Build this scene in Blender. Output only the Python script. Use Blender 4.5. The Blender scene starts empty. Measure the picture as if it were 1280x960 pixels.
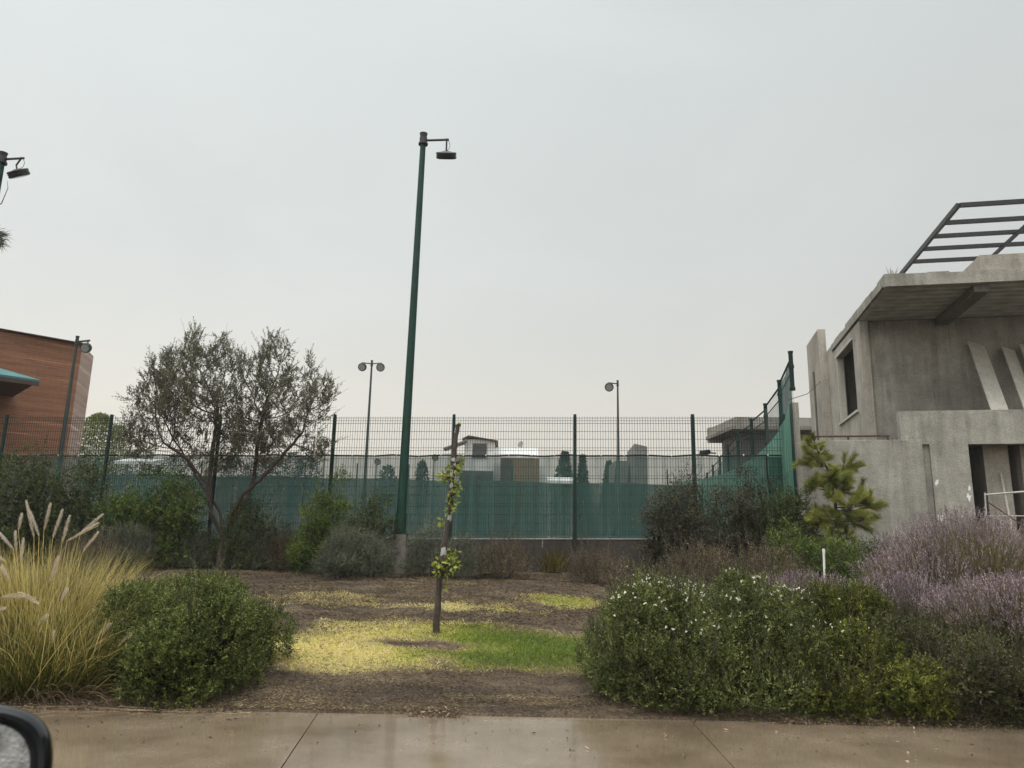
import bpy, math, random
import numpy as np
random.seed(7); RNG = np.random.default_rng(11)
S = bpy.context.scene; COL = S.collection
# ------------------------------------------------------------------ camera numbers
H, F = 1.3, 960.0
PT, RL = math.radians(12.3), math.radians(1.12)
f0 = np.array([0, math.cos(PT), math.sin(PT)]); u0 = np.array([0, -math.sin(PT), math.cos(PT)]); r0 = np.array([1., 0, 0])
CUP = u0*math.cos(RL) - r0*math.sin(RL); CRT = r0*math.cos(RL) + u0*math.sin(RL)
CP = np.array([0, 0, H])
def ray(u, v): return f0 + CRT*(u-640)/F - CUP*(v-480)/F
def at(u, v, y): d = ray(u, v); return CP + d*(y/d[1])
def onp(u, v, n, k): d = ray(u, v); n = np.array(n, float); return CP + d*((k - CP@n)/(d@n))
# ------------------------------------------------------------------ noise and terrain
def vnoise(x, y, seed=0):
    x = np.asarray(x, float); y = np.asarray(y, float)
    xi = np.floor(x).astype(int); yi = np.floor(y).astype(int); fx = x-xi; fy = y-yi
    fx = fx*fx*(3-2*fx); fy = fy*fy*(3-2*fy)
    def h(a, b):
        n = (a*374761393 + b*668265263 + seed*1442695041) & 0x7fffffff
        n = ((n ^ (n >> 13))*1274126177) & 0x7fffffff
        return ((n ^ (n >> 16)) & 0xffff)/65535.0
    return (h(xi, yi)*(1-fx)+h(xi+1, yi)*fx)*(1-fy) + (h(xi, yi+1)*(1-fx)+h(xi+1, yi+1)*fx)*fy
def fbm(x, y, seed=0, o=3):
    s = 0; a = .5; t = 0
    for i in range(o): s = s + a*vnoise(np.asarray(x)*2**i, np.asarray(y)*2**i, seed+i*17); t += a; a *= .5
    return s/t
def sstep(e0, e1, x): t = np.clip((np.asarray(x)-e0)/(e1-e0), 0, 1); return t*t*(3-2*t)
WALK = 6.62
def fence_y(x): return 16.4 - .105*np.asarray(x)
def gz(x, y):
    x = np.asarray(x, float); y = np.asarray(y, float)
    t = np.clip((y-WALK)/9.6, 0, 1.05)
    z = .015 + .88*t
    z = z + (fbm(x*.55, y*.8, 3)-.5)*.16*sstep(0, .12, t)*(1-sstep(.85, 1, t)) + (fbm(x*2.5, y*2.5, 9)-.5)*.08*sstep(0, .05, t)
    z = z + .06*np.exp(-((x+1.0)/1.1)**2-((y-9.2)/.35)**2)
    z = z + .14*sstep(2.6, 4.2, x)*sstep(7.0, 8.6, y)*(1-sstep(11, 14, y))
    z = np.where(y < WALK, -.06, z)
    z = np.where(y < 4.4, -.22, z)
    back = y > fence_y(x) + np.where(x > 5.85, 1.5, .12)
    z = np.where(back, 1.5, z)
    return z
def gnd(u, v):
    d = ray(u, v); t = 5.0
    for i in range(4000):
        p = CP + d*t
        if p[2] <= gz(p[0], p[1]): return p
        t += .01
    return p
# ------------------------------------------------------------------ materials
def nodes(m): return m.node_tree.nodes, m.node_tree.links
def new_mat(name):
    m = bpy.data.materials.new(name); m.use_nodes = True
    return m
def bsdf(m): return m.node_tree.nodes['Principled BSDF']
def ramp(N, stops):
    r = N.new('ShaderNodeValToRGB'); e = r.color_ramp.elements
    while len(e) < len(stops): e.new(.5)
    for i, (p, c) in enumerate(stops): e[i].position = p; e[i].color = (*c, 1)
    return r
def plain(name, c, rough=.6, metal=0, var=.18, scale=6, bump=0, spec=.5):
    m = new_mat(name); N, L = nodes(m); b = bsdf(m)
    b.inputs['Roughness'].default_value = rough; b.inputs['Metallic'].default_value = metal; b.inputs['Specular IOR Level'].default_value = spec
    tc = N.new('ShaderNodeTexCoord'); n = N.new('ShaderNodeTexNoise'); n.inputs['Scale'].default_value = scale; n.inputs['Detail'].default_value = 6
    L.new(tc.outputs['Object'], n.inputs['Vector'])
    r = ramp(N, [(.3, [x*(1-var) for x in c]), (.7, [min(1, x*(1+var)) for x in c])])
    L.new(n.outputs['Fac'], r.inputs['Fac']); L.new(r.outputs['Color'], b.inputs['Base Color'])
    if bump:
        bp = N.new('ShaderNodeBump'); bp.inputs['Strength'].default_value = bump; bp.inputs['Distance'].default_value = .01
        n2 = N.new('ShaderNodeTexNoise'); n2.inputs['Scale'].default_value = scale*8; n2.inputs['Detail'].default_value = 8
        L.new(tc.outputs['Object'], n2.inputs['Vector']); L.new(n2.outputs['Fac'], bp.inputs['Height']); L.new(bp.outputs['Normal'], b.inputs['Normal'])
    return m
def concrete(name, c1, c2, c3, streak=1.0, rough=.85, bump=.35):
    """rain stained raw concrete: blotches, vertical runs, fine grain"""
    m = new_mat(name); N, L = nodes(m); b = bsdf(m); b.inputs['Roughness'].default_value = rough; b.inputs['Specular IOR Level'].default_value = .3
    tc = N.new('ShaderNodeTexCoord')
    n1 = N.new('ShaderNodeTexNoise'); n1.inputs['Scale'].default_value = 1.3; n1.inputs['Detail'].default_value = 9; n1.inputs['Roughness'].default_value = .68
    L.new(tc.outputs['Object'], n1.inputs['Vector'])
    r1 = ramp(N, [(.3, c1), (.5, c2), (.72, c3)]); L.new(n1.outputs['Fac'], r1.inputs['Fac'])
    mp = N.new('ShaderNodeMapping'); mp.inputs['Scale'].default_value = (3.2, 3.2, .5); L.new(tc.outputs['Object'], mp.inputs['Vector'])
    n2 = N.new('ShaderNodeTexNoise'); n2.inputs['Scale'].default_value = 1; n2.inputs['Detail'].default_value = 9; n2.inputs['Roughness'].default_value = .66; n2.inputs['Distortion'].default_value = .7; L.new(mp.outputs['Vector'], n2.inputs['Vector'])
    r2 = ramp(N, [(.33, (.55, .54, .52)), (.5, (.92, .92, .92)), (.68, (1.12, 1.11, 1.1))]); L.new(n2.outputs['Fac'], r2.inputs['Fac'])
    mx = N.new('ShaderNodeMix'); mx.data_type = 'RGBA'; mx.blend_type = 'MULTIPLY'; mx.inputs['Factor'].default_value = .45*streak
    L.new(r1.outputs['Color'], mx.inputs[6]); L.new(r2.outputs['Color'], mx.inputs[7])
    n3 = N.new('ShaderNodeTexNoise'); n3.inputs['Scale'].default_value = 38; n3.inputs['Detail'].default_value = 8; L.new(tc.outputs['Object'], n3.inputs['Vector'])
    r3 = ramp(N, [(.3, (.72, .72, .72)), (.62, (1.1, 1.1, 1.1))]); L.new(n3.outputs['Fac'], r3.inputs['Fac'])
    m2 = N.new('ShaderNodeMix'); m2.data_type = 'RGBA'; m2.blend_type = 'MULTIPLY'; m2.inputs['Factor'].default_value = .85
    L.new(mx.outputs[2], m2.inputs[6]); L.new(r3.outputs['Color'], m2.inputs[7])
    mp4 = N.new('ShaderNodeMapping'); mp4.inputs['Scale'].default_value = (8, 8, .5); L.new(tc.outputs['Object'], mp4.inputs['Vector'])
    n4 = N.new('ShaderNodeTexNoise'); n4.inputs['Scale'].default_value = 1; n4.inputs['Detail'].default_value = 6; n4.inputs['Distortion'].default_value = .4; L.new(mp4.outputs['Vector'], n4.inputs['Vector'])
    n5 = N.new('ShaderNodeTexNoise'); n5.inputs['Scale'].default_value = .7; n5.inputs['Detail'].default_value = 4; L.new(tc.outputs['Object'], n5.inputs['Vector'])
    ml = N.new('ShaderNodeMath'); ml.operation = 'MULTIPLY'; L.new(n4.outputs['Fac'], ml.inputs[0]); L.new(n5.outputs['Fac'], ml.inputs[1])
    r4 = ramp(N, [(.2, (1.1, 1.1, 1.1)), (.27, (.9, .9, .89)), (.34, (.5, .49, .47))]); L.new(ml.outputs[0], r4.inputs['Fac'])
    m4 = N.new('ShaderNodeMix'); m4.data_type = 'RGBA'; m4.blend_type = 'MULTIPLY'; m4.inputs['Factor'].default_value = .4*streak; L.new(m2.outputs[2], m4.inputs[6]); L.new(r4.outputs['Color'], m4.inputs[7]); L.new(m4.outputs[2], b.inputs['Base Color'])
    bp = N.new('ShaderNodeBump'); bp.inputs['Strength'].default_value = bump; bp.inputs['Distance'].default_value = .02
    L.new(n3.outputs['Fac'], bp.inputs['Height']); L.new(bp.outputs['Normal'], b.inputs['Normal'])
    return m
def leafmat(name, stops, trans=.3, rough=.55, clump=.35, cscale=3.0, spec=.3):
    m = new_mat(name); N, L = nodes(m); b = bsdf(m); b.inputs['Roughness'].default_value = rough; b.inputs['Specular IOR Level'].default_value = spec
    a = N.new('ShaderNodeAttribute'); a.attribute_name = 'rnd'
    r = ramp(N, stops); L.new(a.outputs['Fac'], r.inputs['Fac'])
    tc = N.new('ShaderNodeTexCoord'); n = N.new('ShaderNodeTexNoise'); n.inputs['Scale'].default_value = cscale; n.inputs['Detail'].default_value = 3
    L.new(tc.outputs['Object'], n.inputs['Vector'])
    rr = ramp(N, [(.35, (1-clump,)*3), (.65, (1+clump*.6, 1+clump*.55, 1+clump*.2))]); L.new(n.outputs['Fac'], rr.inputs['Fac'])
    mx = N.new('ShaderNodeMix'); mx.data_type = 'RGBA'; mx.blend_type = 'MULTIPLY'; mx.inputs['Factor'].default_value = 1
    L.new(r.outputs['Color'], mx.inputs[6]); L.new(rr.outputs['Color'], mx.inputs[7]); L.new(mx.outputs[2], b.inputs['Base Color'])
    if trans:
        t = N.new('ShaderNodeBsdfTranslucent'); L.new(mx.outputs[2], t.inputs['Color'])
        ms = N.new('ShaderNodeMixShader'); ms.inputs['Fac'].default_value = trans
        L.new(b.outputs['BSDF'], ms.inputs[1]); L.new(t.outputs['BSDF'], ms.inputs[2]); L.new(ms.outputs['Shader'], N['Material Output'].inputs['Surface'])
    return m
def netmat(name, c, cover, var=.12, vs=5.0):
    """woven shade cloth: a share of the light goes through the holes"""
    m = new_mat(name); N, L = nodes(m); b = bsdf(m); b.inputs['Roughness'].default_value = .8; b.inputs['Specular IOR Level'].default_value = .2
    tc = N.new('ShaderNodeTexCoord'); mp = N.new('ShaderNodeMapping'); mp.inputs['Scale'].default_value = (vs, vs, .35); L.new(tc.outputs['Object'], mp.inputs['Vector'])
    n = N.new('ShaderNodeTexNoise'); n.inputs['Scale'].default_value = 1; n.inputs['Detail'].default_value = 4; L.new(mp.outputs['Vector'], n.inputs['Vector'])
    r = ramp(N, [(.3, [x*.75 for x in c]), (.7, [x*1.3 for x in c])]); L.new(n.outputs['Fac'], r.inputs['Fac']); L.new(r.outputs['Color'], b.inputs['Base Color'])
    mr = N.new('ShaderNodeMapRange'); mr.inputs['From Min'].default_value = .3; mr.inputs['From Max'].default_value = .7
    mr.inputs['To Min'].default_value = max(0, cover-var); mr.inputs['To Max'].default_value = min(1, cover+var); L.new(n.outputs['Fac'], mr.inputs['Value'])
    tl = N.new('ShaderNodeBsdfTranslucent'); L.new(r.outputs['Color'], tl.inputs['Color'])
    mt = N.new('ShaderNodeMixShader'); mt.inputs['Fac'].default_value = .35; L.new(b.outputs['BSDF'], mt.inputs[1]); L.new(tl.outputs['BSDF'], mt.inputs[2])
    t = N.new('ShaderNodeBsdfTransparent'); t.inputs['Color'].default_value = (1, 1, 1, 1)
    ms = N.new('ShaderNodeMixShader'); L.new(mr.outputs['Result'], ms.inputs['Fac']); L.new(t.outputs['BSDF'], ms.inputs[1]); L.new(mt.outputs['Shader'], ms.inputs[2])
    L.new(ms.outputs['Shader'], N['Material Output'].inputs['Surface'])
    return m
M = {}
M['green_paint'] = plain('green_paint', (.004, .036, .024), .5, var=.25, spec=.3)
M['dark_green_paint'] = plain('dark_green_paint', (.004, .02, .0155), .6, var=.25, spec=.25)
M['pole_grey'] = plain('pole_grey', (.02, .034, .03), .6, var=.2)
M['lamp_black'] = plain('lamp_black', (.012, .014, .014), .45)
M['lens'] = plain('lens', (.3, .31, .31), .25, var=.1, scale=20)
M['black_steel'] = plain('black_steel', (.014, .015, .017), .5, var=.3)
M['rust'] = plain('rust', (.07, .035, .025), .8, var=.35, scale=12)
M['conc'] = concrete('raw_concrete', (.22, .209, .181), (.315, .3, .262), (.43, .412, .364))
M['conc_pink'] = concrete('warm_concrete', (.28, .255, .22), (.375, .345, .3), (.48, .445, .39))
M['conc_dark'] = concrete('dark_concrete', (.1, .094, .082), (.15, .14, .12), (.2, .185, .16))  # darker concrete for the inner rooms, beam and drain pipe
M['conc_wet'] = concrete('wet_concrete', (.035, .03, .026), (.06, .05, .043), (.09, .078, .066))
M['plinth'] = concrete('plinth_concrete', (.17, .15, .13), (.23, .2, .175), (.3, .27, .24))
M['coping_pale'] = concrete('coping_pale', (.3, .31, .3), (.42, .43, .42), (.52, .53, .52), streak=.4)
M['board'] = concrete('cement_board', (.4, .38, .33), (.5, .475, .42), (.58, .55, .49), streak=.5)
M['deck'] = plain('deck_steel', (.42, .41, .37), .65, var=.25, scale=3)
M['white_wall'] = plain('white_wall', (.8, .81, .8), .8, var=.06)
M['brown_wall'] = plain('brown_wall', (.2, .125, .075), .8, var=.15)
M['grey_wall'] = plain('grey_wall', (.2, .19, .18), .85, var=.15, scale=2)
M['glass_and_shade'] = plain('glass_and_shade', (.03, .035, .04), .12, var=.2)  # dark window pane; also colours the painted carport shade
M['white_plastic'] = plain('white_plastic', (.75, .74, .7), .5, var=.05)
M['teal_roof'] = plain('teal_roof', (.03, .14, .145), .5, var=.2, scale=3)
M['dark_timber'] = plain('dark_timber', (.05, .03, .02), .7)
M['net_near'] = netmat('net_near', (.07, .142, .122), .6, .12, 9)
M['net_side'] = netmat('net_side', (.17, .38, .29), .82, .12, 9)
M['net_dark'] = netmat('net_dark', (.012, .06, .052), .82, .08)
M['net_pale'] = netmat('net_pale', (.16, .2, .19), .3, .06)
M['net_far'] = netmat('net_far', (.034, .082, .072), .9, .08, 2)
M['rope'] = plain('rope', (.008, .012, .012), .8)
M['bark'] = plain('bark', (.05, .036, .03), .95, var=.45, scale=9, bump=.9)
M['twig'] = plain('twig', (.055, .042, .034), .95, var=.3, scale=9)
def sapling_bark():
    m = plain('sapling_bark', (.06, .045, .035), .95, var=.4, scale=14, bump=.8); N, L = nodes(m)
    tc = N.new('ShaderNodeTexCoord'); n = N.new('ShaderNodeTexNoise'); n.inputs['Scale'].default_value = 9; n.inputs['Detail'].default_value = 3; L.new(tc.outputs['Object'], n.inputs['Vector'])
    r = ramp(N, [(.56, (0, 0, 0)), (.6, (1, 1, 1))]); L.new(n.outputs['Fac'], r.inputs['Fac'])
    sx = N.new('ShaderNodeSeparateXYZ'); L.new(tc.outputs['Object'], sx.inputs[0])
    mr = N.new('ShaderNodeMapRange'); mr.inputs['From Min'].default_value = .7; mr.inputs['From Max'].default_value = 1.0; L.new(sx.outputs['Z'], mr.inputs['Value'])
    mm = N.new('ShaderNodeMath'); mm.operation = 'MULTIPLY'; L.new(mr.outputs['Result'], mm.inputs[0]); L.new(r.outputs['Color'], mm.inputs[1])
    b = bsdf(m); src = b.inputs['Base Color'].links[0].from_socket
    mx = N.new('ShaderNodeMix'); mx.data_type = 'RGBA'; L.new(mm.outputs[0], mx.inputs['Factor']); L.new(src, mx.inputs[6]); mx.inputs[7].default_value = (.42, .42, .4, 1)
    L.new(mx.outputs[2], b.inputs['Base Color']); return m
M['sapling_bark'] = sapling_bark()
M['olive'] = leafmat('olive_leaf', [(0, (.055, .056, .036)), (.5, (.12, .122, .076)), (.9, (.2, .196, .125)), (1, (.27, .255, .17))], .25, .5)
M['pale_leaf'] = leafmat('pale_leaf', [(0, (.16, .2, .03)), (.5, (.3, .36, .06)), (1, (.48, .5, .12))], .4, .5, .2)
M['pine'] = leafmat('pine_needle', [(0, (.06, .08, .014)), (.5, (.18, .215, .045)), (1, (.4, .4, .1))], .25, .5, .3)
M['hedge'] = leafmat('hedge_leaf', [(0, (.02, .028, .008)), (.4, (.075, .1, .027)), (.8, (.18, .21, .06)), (1, (.34, .35, .13))], .28, .55, .3, 2.5, .15)
M['hedge_soft'] = leafmat('soft_hedge_leaf', [(0, (.025, .033, .009)), (.4, (.09, .112, .034)), (.8, (.21, .238, .08)), (1, (.38, .39, .18))], .28, .55, .3, 2.5, .15)
M['hedge_lime'] = leafmat('lime_hedge_leaf', [(0, (.028, .035, .009)), (.4, (.084, .1, .02)), (.8, (.18, .2, .04)), (1, (.34, .34, .08))], .32, .55, .4, 2.2, .15)
M['hedge_grey'] = leafmat('grey_hedge_leaf', [(0, (.024, .027, .011)), (.5, (.075, .08, .035)), (.85, (.155, .15, .078)), (1, (.2, .17, .11))], .25, .6, .4, 2.5, .15)
M['dark_shrub'] = leafmat('dark_shrub_leaf', [(0, (.018, .026, .007)), (.5, (.05, .07, .016)), (1, (.12, .15, .036))], .25, .45, .4, 2)
M['bright_shrub'] = leafmat('bright_shrub_leaf', [(0, (.03, .052, .009)), (.5, (.095, .145, .024)), (1, (.22, .27, .06))], .3, .45, .4, 2)
M['brown_shrub'] = leafmat('brown_shrub_leaf', [(0, (.02, .022, .012)), (.5, (.052, .052, .026)), (.85, (.1, .092, .05)), (1, (.2, .165, .1))], .2, .55, .4, 2)
M['grey_shrub'] = leafmat('grey_shrub_leaf', [(0, (.05, .058, .036)), (.5, (.115, .128, .085)), (1, (.22, .235, .165))], .2, .6, .35, 2.5)
M['dry_weed'] = leafmat('dry_weed_leaf', [(0, (.06, .046, .028)), (.5, (.14, .108, .065)), (.8, (.22, .18, .115)), (1, (.34, .28, .18))], .25, .7, .35, 2.5)
M['far_tree'] = leafmat('far_tree_leaf', [(0, (.03, .045, .035)), (1, (.07, .09, .07))], .2, .7, .3, .8)
M['far_pale'] = leafmat('far_pale_leaf', [(0, (.12, .15, .05)), (1, (.28, .31, .13))], .3, .7, .3, .8)
M['straw_blade'] = leafmat('straw_blade', [(0, (.07, .075, .02)), (.25, (.22, .19, .055)), (.5, (.54, .44, .15)), (.8, (.74, .62, .27)), (1, (.82, .72, .42))], .45, .5, .2, 2, .2)
M['green_blade'] = leafmat('green_blade', [(0, (.035, .045, .01)), (.5, (.085, .1, .02)), (1, (.2, .19, .05))], .3, .5, .3, 2)
M['dead_blade'] = leafmat('dead_blade', [(0, (.09, .06, .035)), (1, (.26, .19, .11))], .2, .7)
M['plume'] = leafmat('plume', [(0, (.42, .35, .3)), (.5, (.64, .56, .49)), (1, (.85, .8, .73))], .35, .8, .1)
M['lav_flower'] = leafmat('lavender_flower', [(0, (.12, .09, .09)), (.3, (.22, .155, .19)), (.6, (.31, .225, .275)), (.85, (.41, .325, .35)), (1, (.5, .43, .4))], .25, .7, .3, 2)
M['lav_stem'] = leafmat('lavender_stem', [(0, (.07, .072, .036)), (.6, (.17, .15, .075)), (1, (.32, .26, .15))], .2, .7, .3, 2)
M['white_petal'] = plain('white_petal', (.74, .72, .6), .6, var=.05)
M['turf'] = leafmat('turf_blade', [(0, (.1, .15, .018)), (.35, (.21, .29, .035)), (.6, (.43, .45, .08)), (.85, (.7, .62, .2)), (1, (.85, .74, .4))], .3, .6, .15, 3)
M['straw'] = leafmat('straw_litter', [(0, (.04, .027, .017)), (.4, (.095, .067, .041)), (.7, (.19, .14, .08)), (1, (.36, .29, .17))], .1, .8, .3, 2)
M['litter'] = leafmat('leaf_litter', [(0, (.045, .028, .018)), (.6, (.13, .085, .055)), (1, (.42, .33, .22))], .1, .8, .2, 2)
# ------------------------------------------------------------------ object helpers
OFF = {}
def link(name, me, mat, parent=None):
    o = bpy.data.objects.new(name, me); COL.objects.link(o)
    if isinstance(mat, (list, tuple)):
        for k in mat: me.materials.append(M[k])
    elif mat: me.materials.append(M[mat])
    if parent is not None: o.parent = parent
    OFF[o.name] = OFF.get(parent.name, np.zeros(3)) if parent is not None else np.zeros(3)
    return o
def tag(o, label, cat, group=None, kind=None):
    if label: o['label'] = label
    if cat: o['category'] = cat
    if group: o['group'] = group
    if kind: o['kind'] = kind
    return o
def thing(name, label, cat, loc, group=None):
    o = bpy.data.objects.new(name, None); COL.objects.link(o); o.empty_display_size = .1
    o.location = [float(x) for x in loc]; OFF[o.name] = np.array(loc, float)
    return tag(o, label, cat, group)
def npmesh(name, V, Q, mat, parent=None, rnd=None, smooth=False):
    off = OFF[parent.name] if parent is not None else np.zeros(3)
    V = (np.asarray(V, float)-off).astype(np.float32); Q = np.asarray(Q, np.int32)
    me = bpy.data.meshes.new(name); k = Q.shape[1]
    me.vertices.add(len(V)); me.vertices.foreach_set('co', V.ravel())
    me.loops.add(Q.size); me.loops.foreach_set('vertex_index', Q.ravel())
    me.polygons.add(len(Q)); me.polygons.foreach_set('loop_start', np.arange(0, Q.size, k, dtype=np.int32))
    me.polygons.foreach_set('use_smooth', np.full(len(Q), smooth, bool))
    me.update(calc_edges=True)
    if rnd is not None:
        a = me.attributes.new('rnd', 'FLOAT', 'POINT'); a.data.foreach_set('value', np.asarray(rnd, np.float32))
    return link(name, me, mat, parent)
def nrm(a): return a/np.maximum(np.linalg.norm(a, axis=-1, keepdims=True), 1e-9)
class MB:
    """collects boxes, bars and tubes into one mesh"""
    def __init__(s): s.v = []; s.f = []; s.m = []
    def add(s, v, f, mi=0):
        n = len(s.v); s.v += [tuple(map(float, p)) for p in v]; s.f += [tuple(i+n for i in q) for q in f]; s.m += [mi]*len(f)
    def hexa(s, c, mi=0): s.add(c, [(3, 2, 1, 0), (4, 5, 6, 7), (0, 1, 5, 4), (1, 2, 6, 5), (2, 3, 7, 6), (3, 0, 4, 7)], mi)
    def frame_box(s, o, a, b, c, mi=0):
        o, a, b, c = (np.array(x, float) for x in (o, a, b, c)); s.hexa([o, o+a, o+a+b, o+b, o+c, o+a+c, o+a+b+c, o+b+c], mi)
    def bar(s, p, q, w, h=None, up=(0, 0, 1), mi=0):
        p = np.array(p, float); q = np.array(q, float); d = nrm(q-p); up = np.array(up, float)
        if abs(d@up) > .98: up = np.array([0, 1., 0])
        x = nrm(np.cross(d, up)); y = np.cross(x, d); h = h or w
        s.frame_box(p - x*w/2 - y*h/2, x*w, y*h, q-p, mi)
    def tube(s, pts, rads, n=10, caps=True, mi=0):
        pts = [np.array(p, float) for p in pts]; rads = rads if hasattr(rads, '__len__') else [rads]*len(pts)
        rings = []; x = None
        for i, p in enumerate(pts):
            d = nrm(pts[min(i+1, len(pts)-1)]-pts[max(i-1, 0)])
            if x is None: x = nrm(np.cross(d, [0, 1., 0] if abs(d[1]) < .9 else [1., 0, 0]))
            x = nrm(x - d*(x@d)); y = np.cross(d, x)
            rings.append([p + rads[i]*(math.cos(t)*x + math.sin(t)*y) for t in [2*math.pi*k/n for k in range(n)]])
        v = [q for r in rings for q in r]; f = []
        for i in range(len(pts)-1):
            for k in range(n): f.append((i*n+k, i*n+(k+1) % n, (i+1)*n+(k+1) % n, (i+1)*n+k))
        if caps: f += [tuple(range(n))[::-1], tuple((len(pts)-1)*n+k for k in range(n))]
        s.add(v, f, mi)
    def prism(s, foot, z0, z1, mi=0):
        n = len(foot); g = lambda z, i: z[i] if hasattr(z, '__len__') else z
        v = [(p[0], p[1], g(z0, i)) for i, p in enumerate(foot)] + [(p[0], p[1], g(z1, i)) for i, p in enumerate(foot)]
        s.add(v, [tuple(range(n))[::-1], tuple(range(n, 2*n))] + [(i, (i+1) % n, n+(i+1) % n, n+i) for i in range(n)], mi)
    def build(s, name, mat, parent=None, smooth=False, bevel=0):
        off = OFF[parent.name] if parent is not None else np.zeros(3)
        me = bpy.data.meshes.new(name); me.from_pydata([tuple(np.array(p)-off) for p in s.v], [], s.f); me.update()
        import bmesh
        bm = bmesh.new(); bm.from_mesh(me); bmesh.ops.recalc_face_normals(bm, faces=bm.faces)
        if bevel: bmesh.ops.bevel(bm, geom=bm.edges[:], offset=bevel, segments=2, affect='EDGES', profile=.6)
        bm.to_mesh(me); bm.free()
        if smooth:
            for p in me.polygons: p.use_smooth = len(p.vertices) == 4
            me.set_sharp_from_angle(angle=math.radians(50))
        o = link(name, me, mat, parent)
        if len(s.m) == len(me.polygons): me.polygons.foreach_set('material_index', s.m)
        return o
class LB:
    """collects leaves and blades with one random value each"""
    def __init__(s): s.v = []; s.q = []; s.r = []; s.n = 0
    def put(s, V, Q, R): s.v.append(V); s.q.append(Q+s.n); s.r.append(R); s.n += len(V)
    def leaves(s, P, D, L, W, R, fold=.12):
        n = len(P)
        if n == 0: return
        D = nrm(D); A = RNG.normal(size=(n, 3)); A[:, 2] += .6; Sd = nrm(np.cross(D, A)); Nn = np.cross(Sd, D)
        L = np.broadcast_to(L, (n,))[:, None]; W = np.broadcast_to(W, (n,))[:, None]
        V = np.stack([P, P + D*L*.45 + Sd*W*.5 + Nn*W*fold, P + D*L, P + D*L*.45 - Sd*W*.5 + Nn*W*fold], 1).reshape(-1, 3)
        s.put(V, np.arange(4*n).reshape(n, 4), np.repeat(np.broadcast_to(R, (n,)), 4))
    def blades(s, P, D, L, W, R, droop=.5, seg=4, curl=None):
        n = len(P); D = nrm(D); L = np.broadcast_to(L, (n,))[:, None]; W = np.broadcast_to(W, (n,))[:, None]
        A = RNG.normal(size=(n, 3)); A[:, 2] *= .2; Sd = nrm(np.cross(D, A)); droop = np.broadcast_to(droop, (n,))[:, None]
        rows = []; p = P.copy(); d = D.copy()
        for k in range(seg+1):
            w = W*.5*(1-(k/seg)**1.6*.93); rows += [p - Sd*w, p + Sd*w]
            d = nrm(d + np.array([0, 0, -1.])*droop*(k+1)/seg**1.2*.5); p = p + d*L/seg
        V = np.stack(rows, 1).reshape(-1, 3); b = np.arange(n)[:, None]*(2*(seg+1))
        Q = np.concatenate([np.stack([b+2*k, b+2*k+1, b+2*k+3, b+2*k+2], 2) for k in range(seg)], 1).reshape(-1, 4)
        Rb = np.broadcast_to(R, (n,))[:, None]*(1 if curl is None else (curl+(1-curl)*(np.arange(seg+1)/seg)**.8)[None]); s.put(V, Q, np.repeat((Rb*np.ones((n, seg+1))).ravel(), 2))
        return p
    def sticks(s, P0, P1, r0, r1, R=0.5, n=4):
        m = len(P0)
        if m == 0: return
        d = nrm(P1-P0); x = nrm(np.cross(d, np.array([.31, .87, .38]))); y = np.cross(d, x)
        r0 = np.broadcast_to(r0, (m,))[:, None]; r1 = np.broadcast_to(r1, (m,))[:, None]
        c = [(math.cos(2*math.pi*k/n), math.sin(2*math.pi*k/n)) for k in range(n)]
        V = np.stack([P0 + r0*(a*x+b*y) for a, b in c] + [P1 + r1*(a*x+b*y) for a, b in c], 1).reshape(-1, 3)
        b = np.arange(m)[:, None]*2*n
        Q = np.concatenate([np.stack([b+k, b+(k+1) % n, b+n+(k+1) % n, b+n+k], 2) for k in range(n)], 1).reshape(-1, 4)
        s.put(V, Q, np.repeat(np.broadcast_to(R, (m,)), 2*n))
    def sprigs(s, C, D, L, nl, ll, lw, spread=.9, base=None, jit=.25):
        n = len(C); D = nrm(D); L = np.broadcast_to(L, (n,)); base = RNG.random(n)*.75 if base is None else base
        for k in range(nl):
            t = (k+RNG.random(n)*.8)/nl; A = RNG.normal(size=(n, 3)); rad = nrm(A - D*np.sum(A*D, 1, keepdims=True))
            P = C + D*(L*t)[:, None]; dd = D*(.45+.5*t)[:, None] + rad*spread
            sc = (1-.35*t)*RNG.uniform(.7, 1.25, n)
            s.leaves(P, dd, ll*sc, lw*sc, np.clip(base+RNG.normal(size=n)*jit*.5+t*.2, 0, 1))
    def build(s, name, mat, parent=None):
        return npmesh(name, np.concatenate(s.v), np.concatenate(s.q), mat, parent, np.concatenate(s.r))
def shell(n, c, r, p=2.4, lo=.6, seed=1, bump=.22, freq=2.2):
    c = np.array(c, float); r = np.array(r, float)
    d = nrm(RNG.normal(size=(int(n*1.9)+8, 3))); d = d[d[:, 2] > -.35]
    s = np.sum(np.abs(d)**p, 1)**(-1/p); th = np.arctan2(d[:, 1], d[:, 0])
    b = 1 + bump*2*(fbm(th*freq+9, d[:, 2]*freq*2+5, seed)-.5) + bump*.7*(fbm(th*freq*3.7+2, d[:, 2]*freq*6+3, seed+5)-.5)
    P = c + r*d*(s*b*(lo+(1-lo)*RNG.random(len(d))**.6))[:, None]
    N = nrm(d/r)
    k = P[:, 2] > gz(P[:, 0], P[:, 1])+.01
    return P[k][:n], N[k][:n]
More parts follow.
